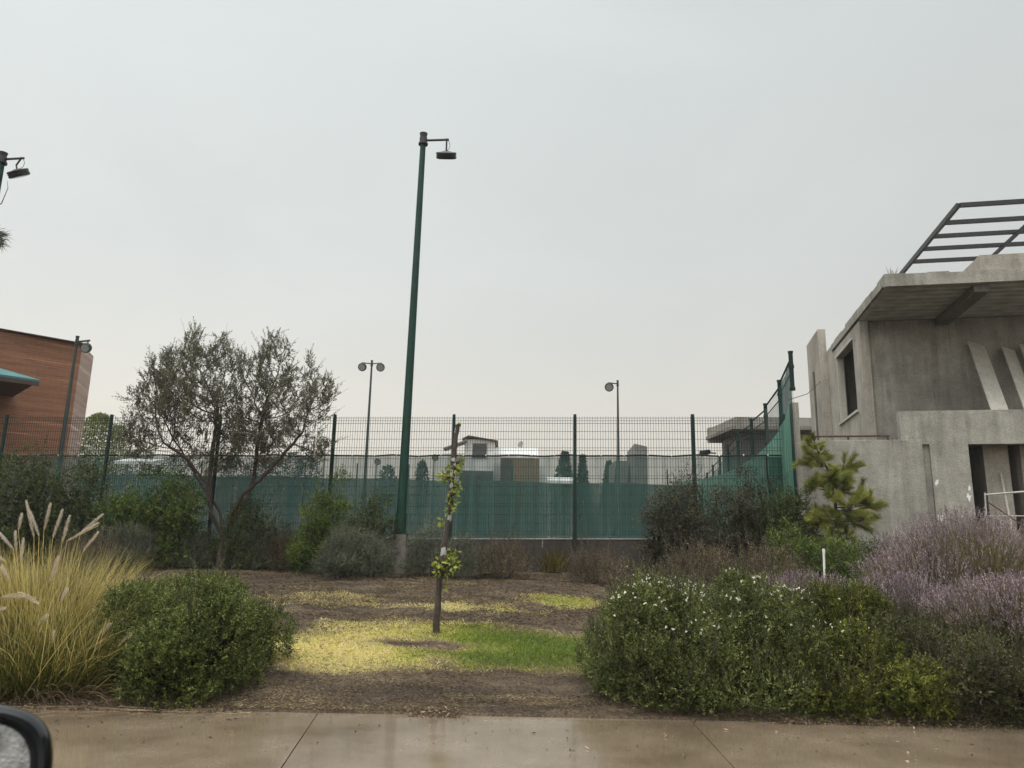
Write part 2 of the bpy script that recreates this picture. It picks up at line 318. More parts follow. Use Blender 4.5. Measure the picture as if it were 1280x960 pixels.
def shrub(name, label, cat, lobes, mat, n, ll, lw, nl=8, sl=.12, up=.5, group=None, flowers=None, stemmat='twig', lo=.55, jit=.5, p=2.4, bump=.22, spread=.9, core=True, stems=40, tall=0, clumps=0, crad=(.12, .26)):
    """a leafy plant: leaf sprigs through the volume of its lobes, over branching stems"""
    cx = np.mean([l[0][0] for l in lobes]); cy = np.mean([l[0][1] for l in lobes]); base = np.array([cx, cy, float(gz(cx, cy))])
    t = thing(name, label, cat, base, group); lb = LB(); st = LB(); fl = LB(); ALLP = []
    if clumps:
        extra = []
        for (c, r) in lobes:
            Pc, Nc = shell(int(clumps/len(lobes))+1, c, r, p, .9, seed=int(abs(c[0])*17)+2, bump=bump)
            extra += [(tuple(q), (RNG.uniform(*crad), RNG.uniform(*crad), RNG.uniform(*crad)*.9)) for q in Pc]
        lobes = list(lobes)+extra
    wts = np.array([l[1][0]*l[1][2]+l[1][0]*l[1][1] for l in lobes]); wts = wts/wts.sum()
    for i, ((c, r), w) in enumerate(zip(lobes, wts)):
        k = int(n*w); P, N = shell(k, c, r, p, lo, seed=i*7+int(abs(c[0])*13), bump=bump)
        ALLP.append(P); D = N*.7 + np.array([0, 0, up]) + RNG.normal(size=P.shape)*jit
        lb.sprigs(P, D, sl*RNG.uniform(.6, 1.5, len(P)), nl, ll, lw, spread)
        if tall:
            j = RNG.choice(len(P), min(len(P), int(tall*w)+1), replace=False); j = j[N[j][:, 2] > .2]
            D2 = N[j]*.35 + np.array([0, 0, 1.]) + RNG.normal(size=(len(j), 3))*.25; L2 = sl*RNG.uniform(1.5, 3.2, len(j))
            lb.sprigs(P[j], D2, L2, nl+4, ll*.9, lw*.9, spread*.8); st.sticks(P[j], P[j]+nrm(D2)*L2[:, None], .0035, .002)
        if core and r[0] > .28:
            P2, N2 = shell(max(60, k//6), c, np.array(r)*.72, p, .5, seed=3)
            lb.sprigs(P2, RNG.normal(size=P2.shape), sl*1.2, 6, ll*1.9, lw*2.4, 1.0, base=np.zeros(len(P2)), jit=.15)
        if r[0] <= .28 and clumps: continue
        ks = max(5, int(stems*w)); Pe, _ = shell(ks, c, np.array(r)*.9, p, .6, seed=5); m = len(Pe)
        B = np.stack([c[0]+RNG.normal(size=m)*r[0]*.2, c[1]+RNG.normal(size=m)*r[1]*.2, np.zeros(m)], 1); B[:, 2] = gz(B[:, 0], B[:, 1])-.02
        Mi = (B+Pe)/2 + RNG.normal(size=B.shape)*.04; st.sticks(B, Mi, .011, .007); st.sticks(Mi, Pe, .007, .003)
    if flowers:
        fn, fr, zmin, fx = flowers; A = np.concatenate(ALLP)
        key1 = np.round(A[:, 0]/.05)*10007+np.round(A[:, 1]/.05); o1 = np.lexsort((-A[:, 2], key1)); top = A[o1][np.r_[True, np.diff(key1[o1]) != 0]]
        key2 = np.round(A[:, 0]/.05)*10007+np.round(A[:, 2]/.05); o2 = np.lexsort((A[:, 1], key2)); front = A[o2][np.r_[True, np.diff(key2[o2]) != 0]]
        Pf = np.concatenate([top[fx(top)], front[fx(front) & (RNG.random(len(front)) < .3)]]); Pf = Pf[RNG.permutation(len(Pf))[:fn]]+np.array([0, -.045, .075])
        for q in range(7):
            dd = nrm(RNG.normal(size=Pf.shape)+np.array([0, -.3, .5])); fl.leaves(Pf, dd, fr*RNG.uniform(.6, 1.2, len(Pf)), fr*.75, .5)
    lb.build('foliage', mat, t); st.build('branches', stemmat, t)
    if fl.n: fl.build('flower', 'white_petal', t)
    return t
# ------------------------------------------------------------------ ground
GR = dict(green=gnd(640, 806), yel=gnd(440, 805), yel2=gnd(500, 790), far=gnd(700, 753), f2=gnd(410, 745), f3=gnd(600, 760), f4=gnd(460, 756), edge=gnd(655, 868))
def grass_mask(x, y):
    x = np.asarray(x, float); y = np.asarray(y, float)
    wob = (fbm(x*1.1, y*2.0, 21)-.5)*1.1 + (fbm(x*5, y*5, 31)-.5)*.7
    def el(c, rx, ry): return 1 - np.sqrt(((x-c[0])/rx)**2 + ((y-c[1])/ry)**2)
    g = np.maximum.reduce([el(GR['green'], 1.35, 1.08), el(GR['yel'], 1.45, 1.05), el(GR['yel2'], 1.3, 1.05), .62*el(GR['far'], .8, .7), .22*el(GR['f2'], 1.3, .6), .22*el(GR['f3'], 1.6, .4), .2*el(GR['f4'], 1.3, .3), 
        el((2.6, 9.4), 1.6, 1.5), .5*el((-3.2, 9.2), 1.2, .8)])
    m = np.clip((g + wob*.42)*2.1, 0, 1)
    hump = np.exp(-((x+.95)/.62)**4 - ((y-(GR['yel'][1]+.12))/.13)**2)
    return np.clip(m - hump*1.1, 0, 1)
def dry(x, y):
    """0 = fresh green, 1 = straw yellow"""
    x = np.asarray(x, float); d = sstep(.45, -1.8, x + (fbm(x*1.3, y*1.7, 41)-.5)*1.6)
    e = 1-grass_mask(x, y); d = np.clip(d + .9*e*e, 0, 1)
    return np.where(np.asarray(y) > 11.5, np.clip(d+.45, 0, 1), np.where(np.asarray(y) < 8.05, np.clip(d+.7, 0, 1), d))
def build_ground():
    xs = np.concatenate([[-400, -200, -100, -60, -40, -30, -22, -18, -15], np.linspace(-13, -6, 40), np.linspace(-5.9, 6, 240), np.linspace(6.2, 12, 40), [14, 18, 24, 32, 45, 70, 120, 250, 400]])
    ys = np.concatenate([[-100, -50, -20, -8, 0, 3, 4.39, 4.41, 6.0, WALK-.03, WALK+.01], np.linspace(WALK+.06, 13, 150), np.linspace(13.05, 19, 90), [20, 22, 26, 34, 45, 60, 90, 150, 300, 600]])
    X, Y = np.meshgrid(xs, ys); Z = gz(X, Y); V = np.stack([X, Y, Z], 2).reshape(-1, 3)
    ny, nx = X.shape; i = np.arange(ny-1)[:, None]*nx + np.arange(nx-1)[None]; Q = np.stack([i, i+1, i+nx+1, i+nx], 2).reshape(-1, 4)
    o = npmesh('ground', V, Q, 'soil', None, None, True)
    g = grass_mask(V[:, 0], V[:, 1])*sstep(WALK+.1, WALK+.5, V[:, 1]); d = dry(V[:, 0], V[:, 1])
    for nm, val in (('grass', g), ('dry', d)):
        a = o.data.attributes.new(nm, 'FLOAT', 'POINT'); a.data.foreach_set('value', val.astype(np.float32))
    o['kind'] = 'structure'
def soil_mat():
    m = new_mat('soil'); N, L = nodes(m); b = bsdf(m); b.inputs['Roughness'].default_value = .9; b.inputs['Specular IOR Level'].default_value = .25
    tc = N.new('ShaderNodeTexCoord')
    n = N.new('ShaderNodeTexNoise'); n.inputs['Scale'].default_value = 1.1; n.inputs['Detail'].default_value = 10; n.inputs['Roughness'].default_value = .72; mp = N.new('ShaderNodeMapping'); mp.inputs['Scale'].default_value = (.8, 2.2, 1); L.new(tc.outputs['Object'], mp.inputs['Vector']); L.new(mp.outputs[0], n.inputs['Vector'])
    r = ramp(N, [(.3, (.03, .021, .014)), (.46, (.062, .044, .029)), (.6, (.118, .087, .055)), (.74, (.22, .17, .1))]); L.new(n.outputs['Fac'], r.inputs['Fac'])
    n2 = N.new('ShaderNodeTexNoise'); n2.inputs['Scale'].default_value = 45; n2.inputs['Detail'].default_value = 8; L.new(tc.outputs['Object'], n2.inputs['Vector'])
    r2 = ramp(N, [(.3, (.45, .45, .45)), (.55, (1, 1, 1)), (.72, (1.9, 1.8, 1.6))]); L.new(n2.outputs['Fac'], r2.inputs['Fac'])
    mx = N.new('ShaderNodeMix'); mx.data_type = 'RGBA'; mx.blend_type = 'MULTIPLY'; mx.inputs['Factor'].default_value = .9; L.new(r.outputs['Color'], mx.inputs[6]); L.new(r2.outputs['Color'], mx.inputs[7])
    ag = N.new('ShaderNodeAttribute'); ag.attribute_name = 'grass'; ad = N.new('ShaderNodeAttribute'); ad.attribute_name = 'dry'
    rg = ramp(N, [(0, (.075, .11, .016)), (.45, (.22, .21, .045)), (1, (.38, .3, .12))]); L.new(ad.outputs['Fac'], rg.inputs['Fac'])
    mg = N.new('ShaderNodeMix'); mg.data_type = 'RGBA'; L.new(ag.outputs['Fac'], mg.inputs['Factor']); L.new(mx.outputs[2], mg.inputs[6]); L.new(rg.outputs['Color'], mg.inputs[7])
    L.new(mg.outputs[2], b.inputs['Base Color'])
    bp = N.new('ShaderNodeBump'); bp.inputs['Strength'].default_value = .8; bp.inputs['Distance'].default_value = .03; L.new(n2.outputs['Fac'], bp.inputs['Height']); L.new(bp.outputs['Normal'], b.inputs['Normal'])
    return m
M['soil'] = soil_mat(); build_ground()
# turf blades, straw and mulch on the soil
n = 230000; x = RNG.uniform(-4.2, 4.4, n); y = RNG.uniform(WALK+.15, 13.5, n); g = grass_mask(x, y); k = RNG.random(n) < g**.8*np.clip(10.5/y, .5, 1)
x, y = x[k], y[k]; P = np.stack([x, y, gz(x, y)-.004], 1); D = RNG.normal(size=P.shape)*.55; D[:, 2] = 1; lb = LB()
d_ = dry(x, y); D[:, 2] -= d_*.45
lb.blades(P, D, RNG.uniform(.025, .06, len(P)), RNG.uniform(.004, .008, len(P)), np.clip(d_*.8+RNG.normal(size=len(P))*.2+.08, 0, 1), .6, 2)
lb.build('grass', 'turf')['kind'] = 'stuff'
n = 260000; x = RNG.uniform(-5.5, 5, n); y = WALK+.03+RNG.random(n)**1.5*9.3; c = fbm(x*1.2, y*2.4, 55)
k = (RNG.random(n) < sstep(.3, .66, c)*.85+.15) & (y < fence_y(x)-.1); x, y = x[k], y[k]; P = np.stack([x, y, gz(x, y)+RNG.uniform(.002, .014, len(x))], 1); D = RNG.normal(size=P.shape); D[:, 2] *= .22; lb = LB()
rr = np.clip(RNG.random(len(P))*.75+(fbm(x*1.2, y*2.4, 55)-.5)*1.1, 0, 1)
fs = 1+np.clip((y-8)/6, 0, .6); lb.leaves(P, D, RNG.uniform(.015, .055, len(P))*fs, RNG.uniform(.003, .007, len(P))*fs, rr)
lb.build('straw_mulch', 'straw')['kind'] = 'stuff'
n = 8500; x = RNG.uniform(-6, 6.5, n); y = WALK + np.abs(RNG.normal(size=n))*.1-.09; far = RNG.random(n) < .04; y = np.where(far, WALK-RNG.random(n)*1.2, y)
k = (fbm(x*1.6, y*0+3, 77) > .43) | far; x, y = x[k], y[k]; P = np.stack([x, y, np.where(y < WALK, .004, gz(x, y)+.006)], 1); D = RNG.normal(size=P.shape); D[:, 2] = np.abs(D[:, 2])*.2; lb = LB()
lb.leaves(P, D, RNG.uniform(.012, .05, len(P)), RNG.uniform(.006, .016, len(P)), RNG.random(len(P)))
n = 110; x = RNG.uniform(-4, -2, n); P = np.stack([x, WALK+RNG.normal(size=n)*.08-.02, np.full(n, .012)], 1); D = RNG.normal(size=P.shape); D[:, 1] *= .3; D[:, 2] = .02
lb.blades(P, D, RNG.uniform(.1, .4, n), .004, .95, .02, 3)
lb.build('leaf_litter', 'litter')['kind'] = 'stuff'
# ------------------------------------------------------------------ pavement, kerb and road
def pave_mat(name, c1, c2, c3, rough, wet=True):
    m = new_mat(name); N, L = nodes(m); b = bsdf(m)
    tc = N.new('ShaderNodeTexCoord'); n = N.new('ShaderNodeTexNoise'); n.inputs['Scale'].default_value = 1.2; n.inputs['Detail'].default_value = 10; n.inputs['Roughness'].default_value = .65; L.new(tc.outputs['Object'], n.inputs['Vector'])
    r = ramp(N, [(.32, c1), (.5, c2), (.7, c3)]); L.new(n.outputs['Fac'], r.inputs['Fac'])
    n2 = N.new('ShaderNodeTexNoise'); n2.inputs['Scale'].default_value = 70; n2.inputs['Detail'].default_value = 6; L.new(tc.outputs['Object'], n2.inputs['Vector'])
    r2 = ramp(N, [(.3, (.6, .6, .6)), (.55, (1, 1, 1)), (.75, (1.35, 1.3, 1.2))]); L.new(n2.outputs['Fac'], r2.inputs['Fac'])
    mx = N.new('ShaderNodeMix'); mx.data_type = 'RGBA'; mx.blend_type = 'MULTIPLY'; mx.inputs['Factor'].default_value = .8; L.new(r.outputs['Color'], mx.inputs[6]); L.new(r2.outputs['Color'], mx.inputs[7])
    v = N.new('ShaderNodeTexVoronoi'); v.inputs['Scale'].default_value = 26; L.new(tc.outputs['Object'], v.inputs['Vector'])
    rv = ramp(N, [(.05, (.45, .4, .35)), (.085, (1, 1, 1))]); L.new(v.outputs['Distance'], rv.inputs['Fac'])
    vc = N.new('ShaderNodeSeparateColor'); L.new(v.outputs['Color'], vc.inputs[0]); gt = N.new('ShaderNodeMath'); gt.operation = 'GREATER_THAN'; gt.inputs[1].default_value = .8; L.new(vc.outputs[0], gt.inputs[0])
    m3 = N.new('ShaderNodeMix'); m3.data_type = 'RGBA'; m3.blend_type = 'MULTIPLY'; L.new(gt.outputs[0], m3.inputs['Factor']); L.new(mx.outputs[2], m3.inputs[6]); L.new(rv.outputs['Color'], m3.inputs[7])
    L.new(m3.outputs[2], b.inputs['Base Color'])
    rr = N.new('ShaderNodeMapRange'); rr.inputs['From Min'].default_value = .35; rr.inputs['From Max'].default_value = .65; rr.inputs['To Min'].default_value = rough; rr.inputs['To Max'].default_value = rough+.13
    L.new(n.outputs['Fac'], rr.inputs['Value']); L.new(rr.outputs['Result'], b.inputs['Roughness'])
    if wet: b.inputs['Coat Weight'].default_value = .75; b.inputs['Coat Roughness'].default_value = .085; b.inputs['Coat IOR'].default_value = 1.4
    bp = N.new('ShaderNodeBump'); bp.inputs['Strength'].default_value = .06; bp.inputs['Distance'].default_value = .002; L.new(n2.outputs['Fac'], bp.inputs['Height']); L.new(bp.outputs['Normal'], b.inputs['Normal'])
    return m
M['pavement'] = pave_mat('pavement', (.15, .11, .072), (.207, .156, .107), (.26, .203, .147), .16)
M['asphalt'] = pave_mat('asphalt', (.03, .03, .03), (.045, .045, .045), (.06, .06, .058), .35)
M['kerb'] = pave_mat('kerbstone', (.16, .14, .12), (.22, .2, .17), (.28, .25, .22), .5)
mb = MB()
pa = onp(398, 890, (0, 0, 1), 0); pb = onp(351, 960, (0, 0, 1), 0); pc = onp(866, 903, (0, 0, 1), 0); pd = onp(912, 953, (0, 0, 1), 0)
def joint_x(p, q, y): return p[0] + (q[0]-p[0])*(y-p[1])/(q[1]-p[1])
y0, y1 = 4.42, WALK
js = [(joint_x(pa, pb, y0), joint_x(pa, pb, y1)), (joint_x(pc, pd, y0), joint_x(pc, pd, y1))]; w = 2.45
edges = [(-70., -70.)] + [(js[0][0]-w*k, js[0][1]-w*k) for k in range(6, 0, -1)] + js + [(js[1][0]+w*k, js[1][1]+w*k) for k in range(1, 6)] + [(70., 70.)]
for (a0, a1), (b0, b1) in zip(edges[:-1], edges[1:]):
    e = .003; mb.prism([(a0+e, y0), (b0-e, y0), (b1-e, y1), (a1+e, y1)], -.15, 0)
mb.build('sidewalk', 'pavement', bevel=.006)['kind'] = 'structure'
mb = MB(); mb.frame_box((-70, 4.26, -.3), (140, 0, 0), (0, .154, 0), (0, 0, .302)); mb.build('kerb', 'kerb', bevel=.015)['kind'] = 'structure'
mb = MB(); mb.frame_box((-70, -9, -.3), (140, 0, 0), (0, 13.255, 0), (0, 0, .165)); mb.build('road', 'asphalt')['kind'] = 'structure'
# ------------------------------------------------------------------ low wall, mesh fence and its shade net
def fpt(x, dy=0, z=0): return np.array([x, float(fence_y(x))+dy, z])
def wall_z(x): return 1.563 + .0165*(x+1.15)
def top_z(x): return 4.129 + .0017*x
def rope_z(x): return 3.315 + .0065*x
t = thing('low_wall', 'low dark damp concrete wall under the green mesh fence', 'wall', fpt(-3, 0, .8))
mb = MB(); A, B = fpt(-20), fpt(5.72)
def wedge(mb, xa, xb, d0, d1, zlo, zf, th=None):
    p = [fpt(xa, d0), fpt(xb, d0), fpt(xb, d1), fpt(xa, d1)]
    mb.hexa([(*q[:2], zlo(x_)) for q, x_ in zip(p, (xa, xb, xb, xa))] + [(*q[:2], zf(x_)) for q, x_ in zip(p, (xa, xb, xb, xa))])
wedge(mb, -20, 5.72, -.09, .14, lambda x: .3, lambda x: wall_z(x)-.035); mb.build('wall_body', 'conc_wet', t)
mb = MB(); wedge(mb, -20, 5.72, -.105, .155, lambda x: wall_z(x)-.034, lambda x: wall_z(x)-.012); mb.build('coping', 'coping_pale', t)
fence = thing('mesh_fence', 'green welded wire mesh fence on the low wall, across the middle', 'fence', fpt(-3, 0, 1.5))
PX = [-16.95, -14.3, -11.62, -9.07, -6.5, -3.88, -1.24, 1.354, 3.80, 5.64]
for i, px in enumerate(PX):
    mb = MB(); mb.frame_box(fpt(px-.03, -.15, wall_z(px)-.13), (.06, -.006, 0), (0, .06, 0), (0, 0, top_z(px)+.05-wall_z(px)+.13)); mb.frame_box(fpt(px-.04, -.158, wall_z(px)-.2), (.08, -.008, 0), (0, .075, 0), (0, 0, .34))
    mb.build('post', 'dark_green_paint', fence)
for i in range(len(PX)-1):
    xa, xb = PX[i]+.04, PX[i+1]-.04; mb = MB(); nv = max(2, round((xb-xa)/.055)); r = .0031
    for k in range(nv+1):
        x = xa + (xb-xa)*k/nv; z0, z1 = wall_z(x)+.03, top_z(x)
        mb.frame_box(fpt(x-r, -.125, z0), (2*r, 0, 0), (0, 2*r, 0), (0, 0, z1-z0))
    zs = [0, .06, .12, .3, .47, .66, .72, .9, 1.08, 1.27, 1.33, 1.5, 1.68, 1.87, 1.93, 2.1, 2.28, 2.46, 2.52]
    for q in zs:
        za, zb = top_z(xa)-.03-q*(top_z(xa)-wall_z(xa)-.09)/2.52, top_z(xb)-.03-q*(top_z(xb)-wall_z(xb)-.09)/2.52
        mb.bar(fpt(xa, -.131, za), fpt(xb, -.131, zb), .007)
    mb.build('wire_panel', 'dark_green_paint', fence)
def sheet(name, xa, xb, zlo, zhi, dy, mat, parent, nx=160, nz=14, amp=.03, seed=1):
    xs = np.linspace(xa, xb, nx); V = []
    for x_ in xs:
        for j in range(nz+1):
            s_ = j/nz; z = zlo(x_)*(1-s_)+zhi(x_)*s_; w = amp*(fbm(x_*1.4, z*.5, seed)-.5)*2*math.sin(math.pi*min(1, max(0, s_*.9+.1)))
            V.append(fpt(x_, dy+w, z))
    i = np.arange(nx-1)[:, None]*(nz+1)+np.arange(nz)[None]
    return npmesh(name, V, np.stack([i, i+nz+1, i+nz+2, i+1], 2).reshape(-1, 4), mat, parent, None, True)
def sag(x): return rope_z(x) - .02*abs(math.sin(x*2.4)) + .006*math.sin(x*7)
net = thing('shade_net', 'long translucent teal shade net with black rope hem behind the mesh fence', 'net', fpt(-3, .02, 1.6))
sheet('netting', -17, 5.32, lambda x: wall_z(x)+.02, sag, .0, 'net_near', net, 260)
mb = MB(); mb.tube([fpt(x, -.03, sag(x)) for x in np.linspace(-17, 5.74, 190)], .017, 6); mb.tube([fpt(5.32+.03*math.sin(k*.5), -.02, z) for k, z in enumerate(np.linspace(1.7, rope_z(5.3), 12))], .02, 6); mb.build('hem_rope', 'rope', net, True)
for k in range(46):
    x = -16.6+k*.487; mb = MB(); mb.tube([fpt(x-.012, -.045, sag(x)), fpt(x+.012, -.045, sag(x)+.01)], .018, 6); mb.build('tie', 'white_plastic', net)
t2 = thing('net_remnant', 'narrow dark strip of netting between the net edge and the concrete pillar', 'net', fpt(5.5, .03, 1.7)); sheet('netting', 5.34, 5.7, lambda x: wall_z(x)+.02, lambda x: rope_z(x)-.03, .03, 'net_dark', t2, 8)
# ------------------------------------------------------------------ court lamps
def drum(mb, c, axis, R, T, n=28):
    """flat round lamp head with cooling ribs; axis points to the lens"""
    c = np.array(c, float); ax = nrm(np.array(axis, float)); x = nrm(np.cross(ax, [0, 1., .2])); y = np.cross(ax, x)
    prof = [(-.62, .25), (-.5, .55), (-.42, .97), (-.3, 1.0), (-.22, 1.0), (-.2, .94), (-.1, .94), (-.08, 1.0), (0, 1.0), (.03, .94), (.13, .94), (.15, 1.0), (.3, .99), (.42, .93), (.44, .8)]
    rings = [[c + ax*T*h*1.0 + R*r*(math.cos(t)*x+math.sin(t)*y) for t in [2*math.pi*k/n for k in range(n)]] for h, r in prof]
    v = [p for r in rings for p in r]; f = [(i*n+k, i*n+(k+1) % n, (i+1)*n+(k+1) % n, (i+1)*n+k) for i in range(len(prof)-1) for k in range(n)]
    f += [tuple(range(n))[::-1], tuple((len(prof)-1)*n+k for k in range(n))]; mb.add(v, f)
    return x, y
def lens_disc(c, axis, R, T):
    mb = MB(); c = np.array(c, float); ax = nrm(np.array(axis, float)); mb.tube([c+ax*T*.445, c+ax*T*.47], R*.78, 24); return mb
def lamp_post(label, base, ztop, rb, rt, heads, mat='green_paint', sleeve=0, group='court floodlight posts', detail=True, name='lamp_post', lean=0):
    base = np.array(base, float); t = thing(name, label, 'lamp post', base, group); top = np.array([base[0]+lean, base[1], ztop])
    mb = MB(); mb.tube([base, (base*2+top)/3, (base+top*2)/3, top], [rb, rb+(rt-rb)*.33, rb+(rt-rb)*.66, rt], 16)
    if sleeve:
        mb.tube([base, base+[0, 0, sleeve]], rb*1.18, 16); mb.frame_box(base-[rb*1.7, rb*1.7, 0], (rb*3.4, 0, 0), (0, rb*3.4, 0), (0, 0, .02))
    mb.build('pole', mat, t, True)
    mb = MB(); mb.tube([top-[0, 0, .26], top-[0, 0, .22]], rt*1.75, 14); mb.tube([top-[0, 0, .22], top-[0, 0, .08]], rt*1.4, 14); mb.tube([top-[0, 0, .08], top+[0, 0, .02]], [rt*1.1, rt*1.5], 14); mb.build('cap', 'lamp_black', t)
    for (arm, drop, axis, R, T, kink) in heads:
        a0 = top-[0, 0, .15]; a1 = a0+np.array([arm[0], arm[1], .04]); hp = a1-[0, 0, drop]+np.array(kink)
        mb = MB(); mb.tube([a0, a1, a1+nrm(a1-a0)*.05], .028 if detail else .03, 8); mb.build('arm', 'lamp_black', t)
        mb = MB(); c = hp - nrm(np.array(axis, float))*(-T*.5)
        mb.tube([a1+[0, 0, .03], a1-[0, 0, drop*.6]+np.array(kink)*1.5, hp], .02, 8); mb.build('hanger', 'lamp_black', t)
        if detail:
            mb = MB(); q = np.array([.05 if arm[0] > 0 else -.05, 0, 0]); mb.tube([a1+q*.6, a1+q*1.6-[0, 0, drop*.4], a1+q*1.2-[0, 0, drop*.75], hp], .006, 5); mb.build('cable', 'rope', t)
        mb = MB(); drum(mb, c, axis, R, T); h = mb.build('lamp_head', 'lamp_black', t); lens_disc(c, axis, R, T).build('lens', 'lens', h)
    return t
b0 = at(500, 668, 15.93); tz = at(527, 168, 15.93)[2]
lamp_post('tall green floodlight post in the middle, tallest of all, on a concrete plinth', (b0[0], 15.93, b0[2]), tz, .1, .062, [((.53, .02), .3, (0, .5, -.87), .235, .17, (0, 0, 0))], sleeve=.42, lean=.09)
t = thing('concrete_plinth', 'pale square concrete plinth under the tall green floodlight post', 'plinth', (b0[0], 15.93, .8)); mb = MB(); mb.frame_box((b0[0]-.19, 15.76, .7), (.34, 0, 0), (0, .36, 0), (0, 0, b0[2]-.7)); mb.build('block', 'plinth', t, bevel=.012)
pl = at(4, 192, 16.6); lamp_post('floodlight post cut by the left edge, with its lamp head tilted', (pl[0], 16.6, .7), pl[2], .105, .068, [((.46, 0), .3, (.25, .5, -.83), .235, .17, (-.07, 0, 0)), ((-.5, 0), .3, (0, .5, -.87), .235, .17, (0, 0, 0))])
def far_lamp(label, u, v, y, heads, rb=.085, zb=1.45, R=.22, name='lamp_post', group='court floodlight posts'):
    p = at(u, v, y)
    return lamp_post(label, (p[0], y, zb), p[2], rb, rb*.42, [((dx, 0), .2, ax, R, .16, (0, 0, 0)) for dx, ax in heads], mat='pole_grey', group=group, detail=False, name=name)
far_lamp('green lamp post with one round lamp in front of the brick building corner', 97, 421, 21.5, [(.32, (.1, -.9, -.42))], .085, R=.145)
far_lamp('dark post with two round lamps left of the tall green post', 465, 451, 37, [(-.44, (-.1, -.9, -.42)), (.44, (.15, -.9, -.42))], .1, R=.21)
far_lamp('dark post with one round lamp on its left, behind the court', 772, 476, 37, [(-.42, (-.1, -.9, -.42))], .095, R=.22)
for u, v, lab in ((407, 551, 'small distant lamp post just left of a fence post, beside the branching tree'), (471, 573, 'tiny distant lamp post seen through the net beside the pole with two lamps'), (543, 568, 'tiny distant lamp post seen through the net left of the white house')):
    far_lamp(lab, u, v, 75, [(.12, (-.2, -.9, -.42))], .11, R=.33, group='distant street lamps')
# ------------------------------------------------------------------ far side of the court
zf = at(560, 599, 40)[2]
ff = thing('far_net_fence', 'opaque teal net fence across the far side of the court', 'fence', (0, 40, 1.5))
xs = np.linspace(-36, 12.0, 90); V = []
for x_ in xs:
    for s_ in np.linspace(0, 1, 6): V.append((x_, 40+.08*math.sin(x_*1.1)+.1*(fbm(x_*.7, s_*2, 5)-.5), 1.5+(zf-.08*abs(math.sin(x_*.52))-1.5)*s_))
i = np.arange(len(xs)-1)[:, None]*6+np.arange(5)[None]; npmesh('netting', V, np.stack([i, i+6, i+7, i+1], 2).reshape(-1, 4), 'net_far', ff, None, True)
for k in range(18):
    mb = MB(); x = -35+k*2.7; mb.tube([(x, 40.16, 1.5), (x, 40.16, zf+.75)], .035, 6); mb.build('post', 'dark_green_paint', ff)
# white roofed shelter on the far side
def shelter(label, u0_, u1_, v, y, vb):
    p, q = at(u0_, v, y), at(u1_, v, y); t = thing('court_shelter', label, 'shelter', ((p[0]+q[0])/2, y, 1.5), 'white shelters beside the court')
    mb = MB(); mb.frame_box((p[0], y-.6, p[2]-.12), (q[0]-p[0], 0, 0), (0, 1.2, .25), (0, 0, .12)); mb.build('roof', 'white_wall', t)
    for x in (p[0]+.1, q[0]-.1):
        mb = MB(); mb.bar((x, y+.3, 1.5), (x, y+.3, p[2]-.05), .1); mb.build('post', 'grey_wall', t)
shelter('low white shelter roof seen through the net right of the brown house', 684, 718, 602, 33, 670)
shelter('long low white shelter roof seen through the net at the left', 152, 198, 578, 33, 640)
# ------------------------------------------------------------------ unfinished concrete house on the right
PS = math.radians(11.5); ha = np.array([math.cos(PS), -math.sin(PS), 0]); hb = np.array([math.sin(PS), math.cos(PS), 0])
def HP(al, be, z): return ha*al + hb*be + np.array([0, 0, z])
def ob(u, v, be): p = onp(u, v, hb, be); return p@ha, p[2]
def oa(u, v, al): p = onp(u, v, ha, al); return p@hb, p[2]
def hbox(mb, a0, a1, b0_, b1_, z0, z1, mi=0): mb.frame_box(HP(a0, b0_, z0), ha*(a1-a0), hb*(b1_-b0_), (0, 0, z1-z0), mi)
BW = 17.087; ALS = 4.774; AR = 16.0
bw_t = thing('boundary_wall', 'plain grey concrete boundary wall behind the small pine', 'wall', HP(4, BW, .9))
a1 = ob(1159, 620, BW)[0]; a0 = ob(996, 620, BW)[0]; zt = ob(1080, 550, BW)[1]
mb = MB(); hbox(mb, a0, a1, BW, BW+.2, .4, zt); mb.build('wall_body', 'conc', bw_t, bevel=.012)
pa0, pz = ob(987, 503, BW-.04); pa1 = ob(998, 503, BW-.04)[0]; mb = MB(); hbox(mb, pa0+.02, pa1, BW-.045, BW+.16, .4, pz); mb.build('pillar', 'conc_pink', bw_t, bevel=.012)
p0, p1 = onp(998, 546, hb, BW+.12), onp(1112, 545, hb, BW+.12)
t = thing('rusty_bar', 'long rusty steel bar lying on top of the boundary wall', 'steel bar', (p0[0], p0[1], p0[2])); mb = MB(); z = zt+.02
mb.bar((p0[0], p0[1], p0[2]), (p1[0], p1[1], p1[2]), .035); mb.build('bar', 'rust', t)
mb = MB()
for s_ in (.05, .55, .98): q = p0*(1-s_)+p1*s_; mb.bar((q[0], q[1], zt-.01), (q[0], q[1], q[2]), .03)
mb.build('peg', 'rust', t)
house = thing('unfinished_house', 'unfinished two storey raw concrete house at the right with a steel roof frame', 'house', HP(6, BW+1, 1))
BK = BW+.2
k0, kz = ob(1123, 514, BK); k1 = ob(1166, 600, BK)[0]; o0, oz = ob(1210, 555, BK); 
mb = MB(); hbox(mb, k0, AR, BK, BK+.18, oz, kz); hbox(mb, k0, k1, BK+.05, BK+.23, .4, oz-.002); hbox(mb, k1, o0, BK, BK+.2, .4, oz-.001); o2 = o0+3.1; hbox(mb, o2, AR, BK, BK+.2, .4, oz-.001)
mb.build('terrace_front', 'conc', house)
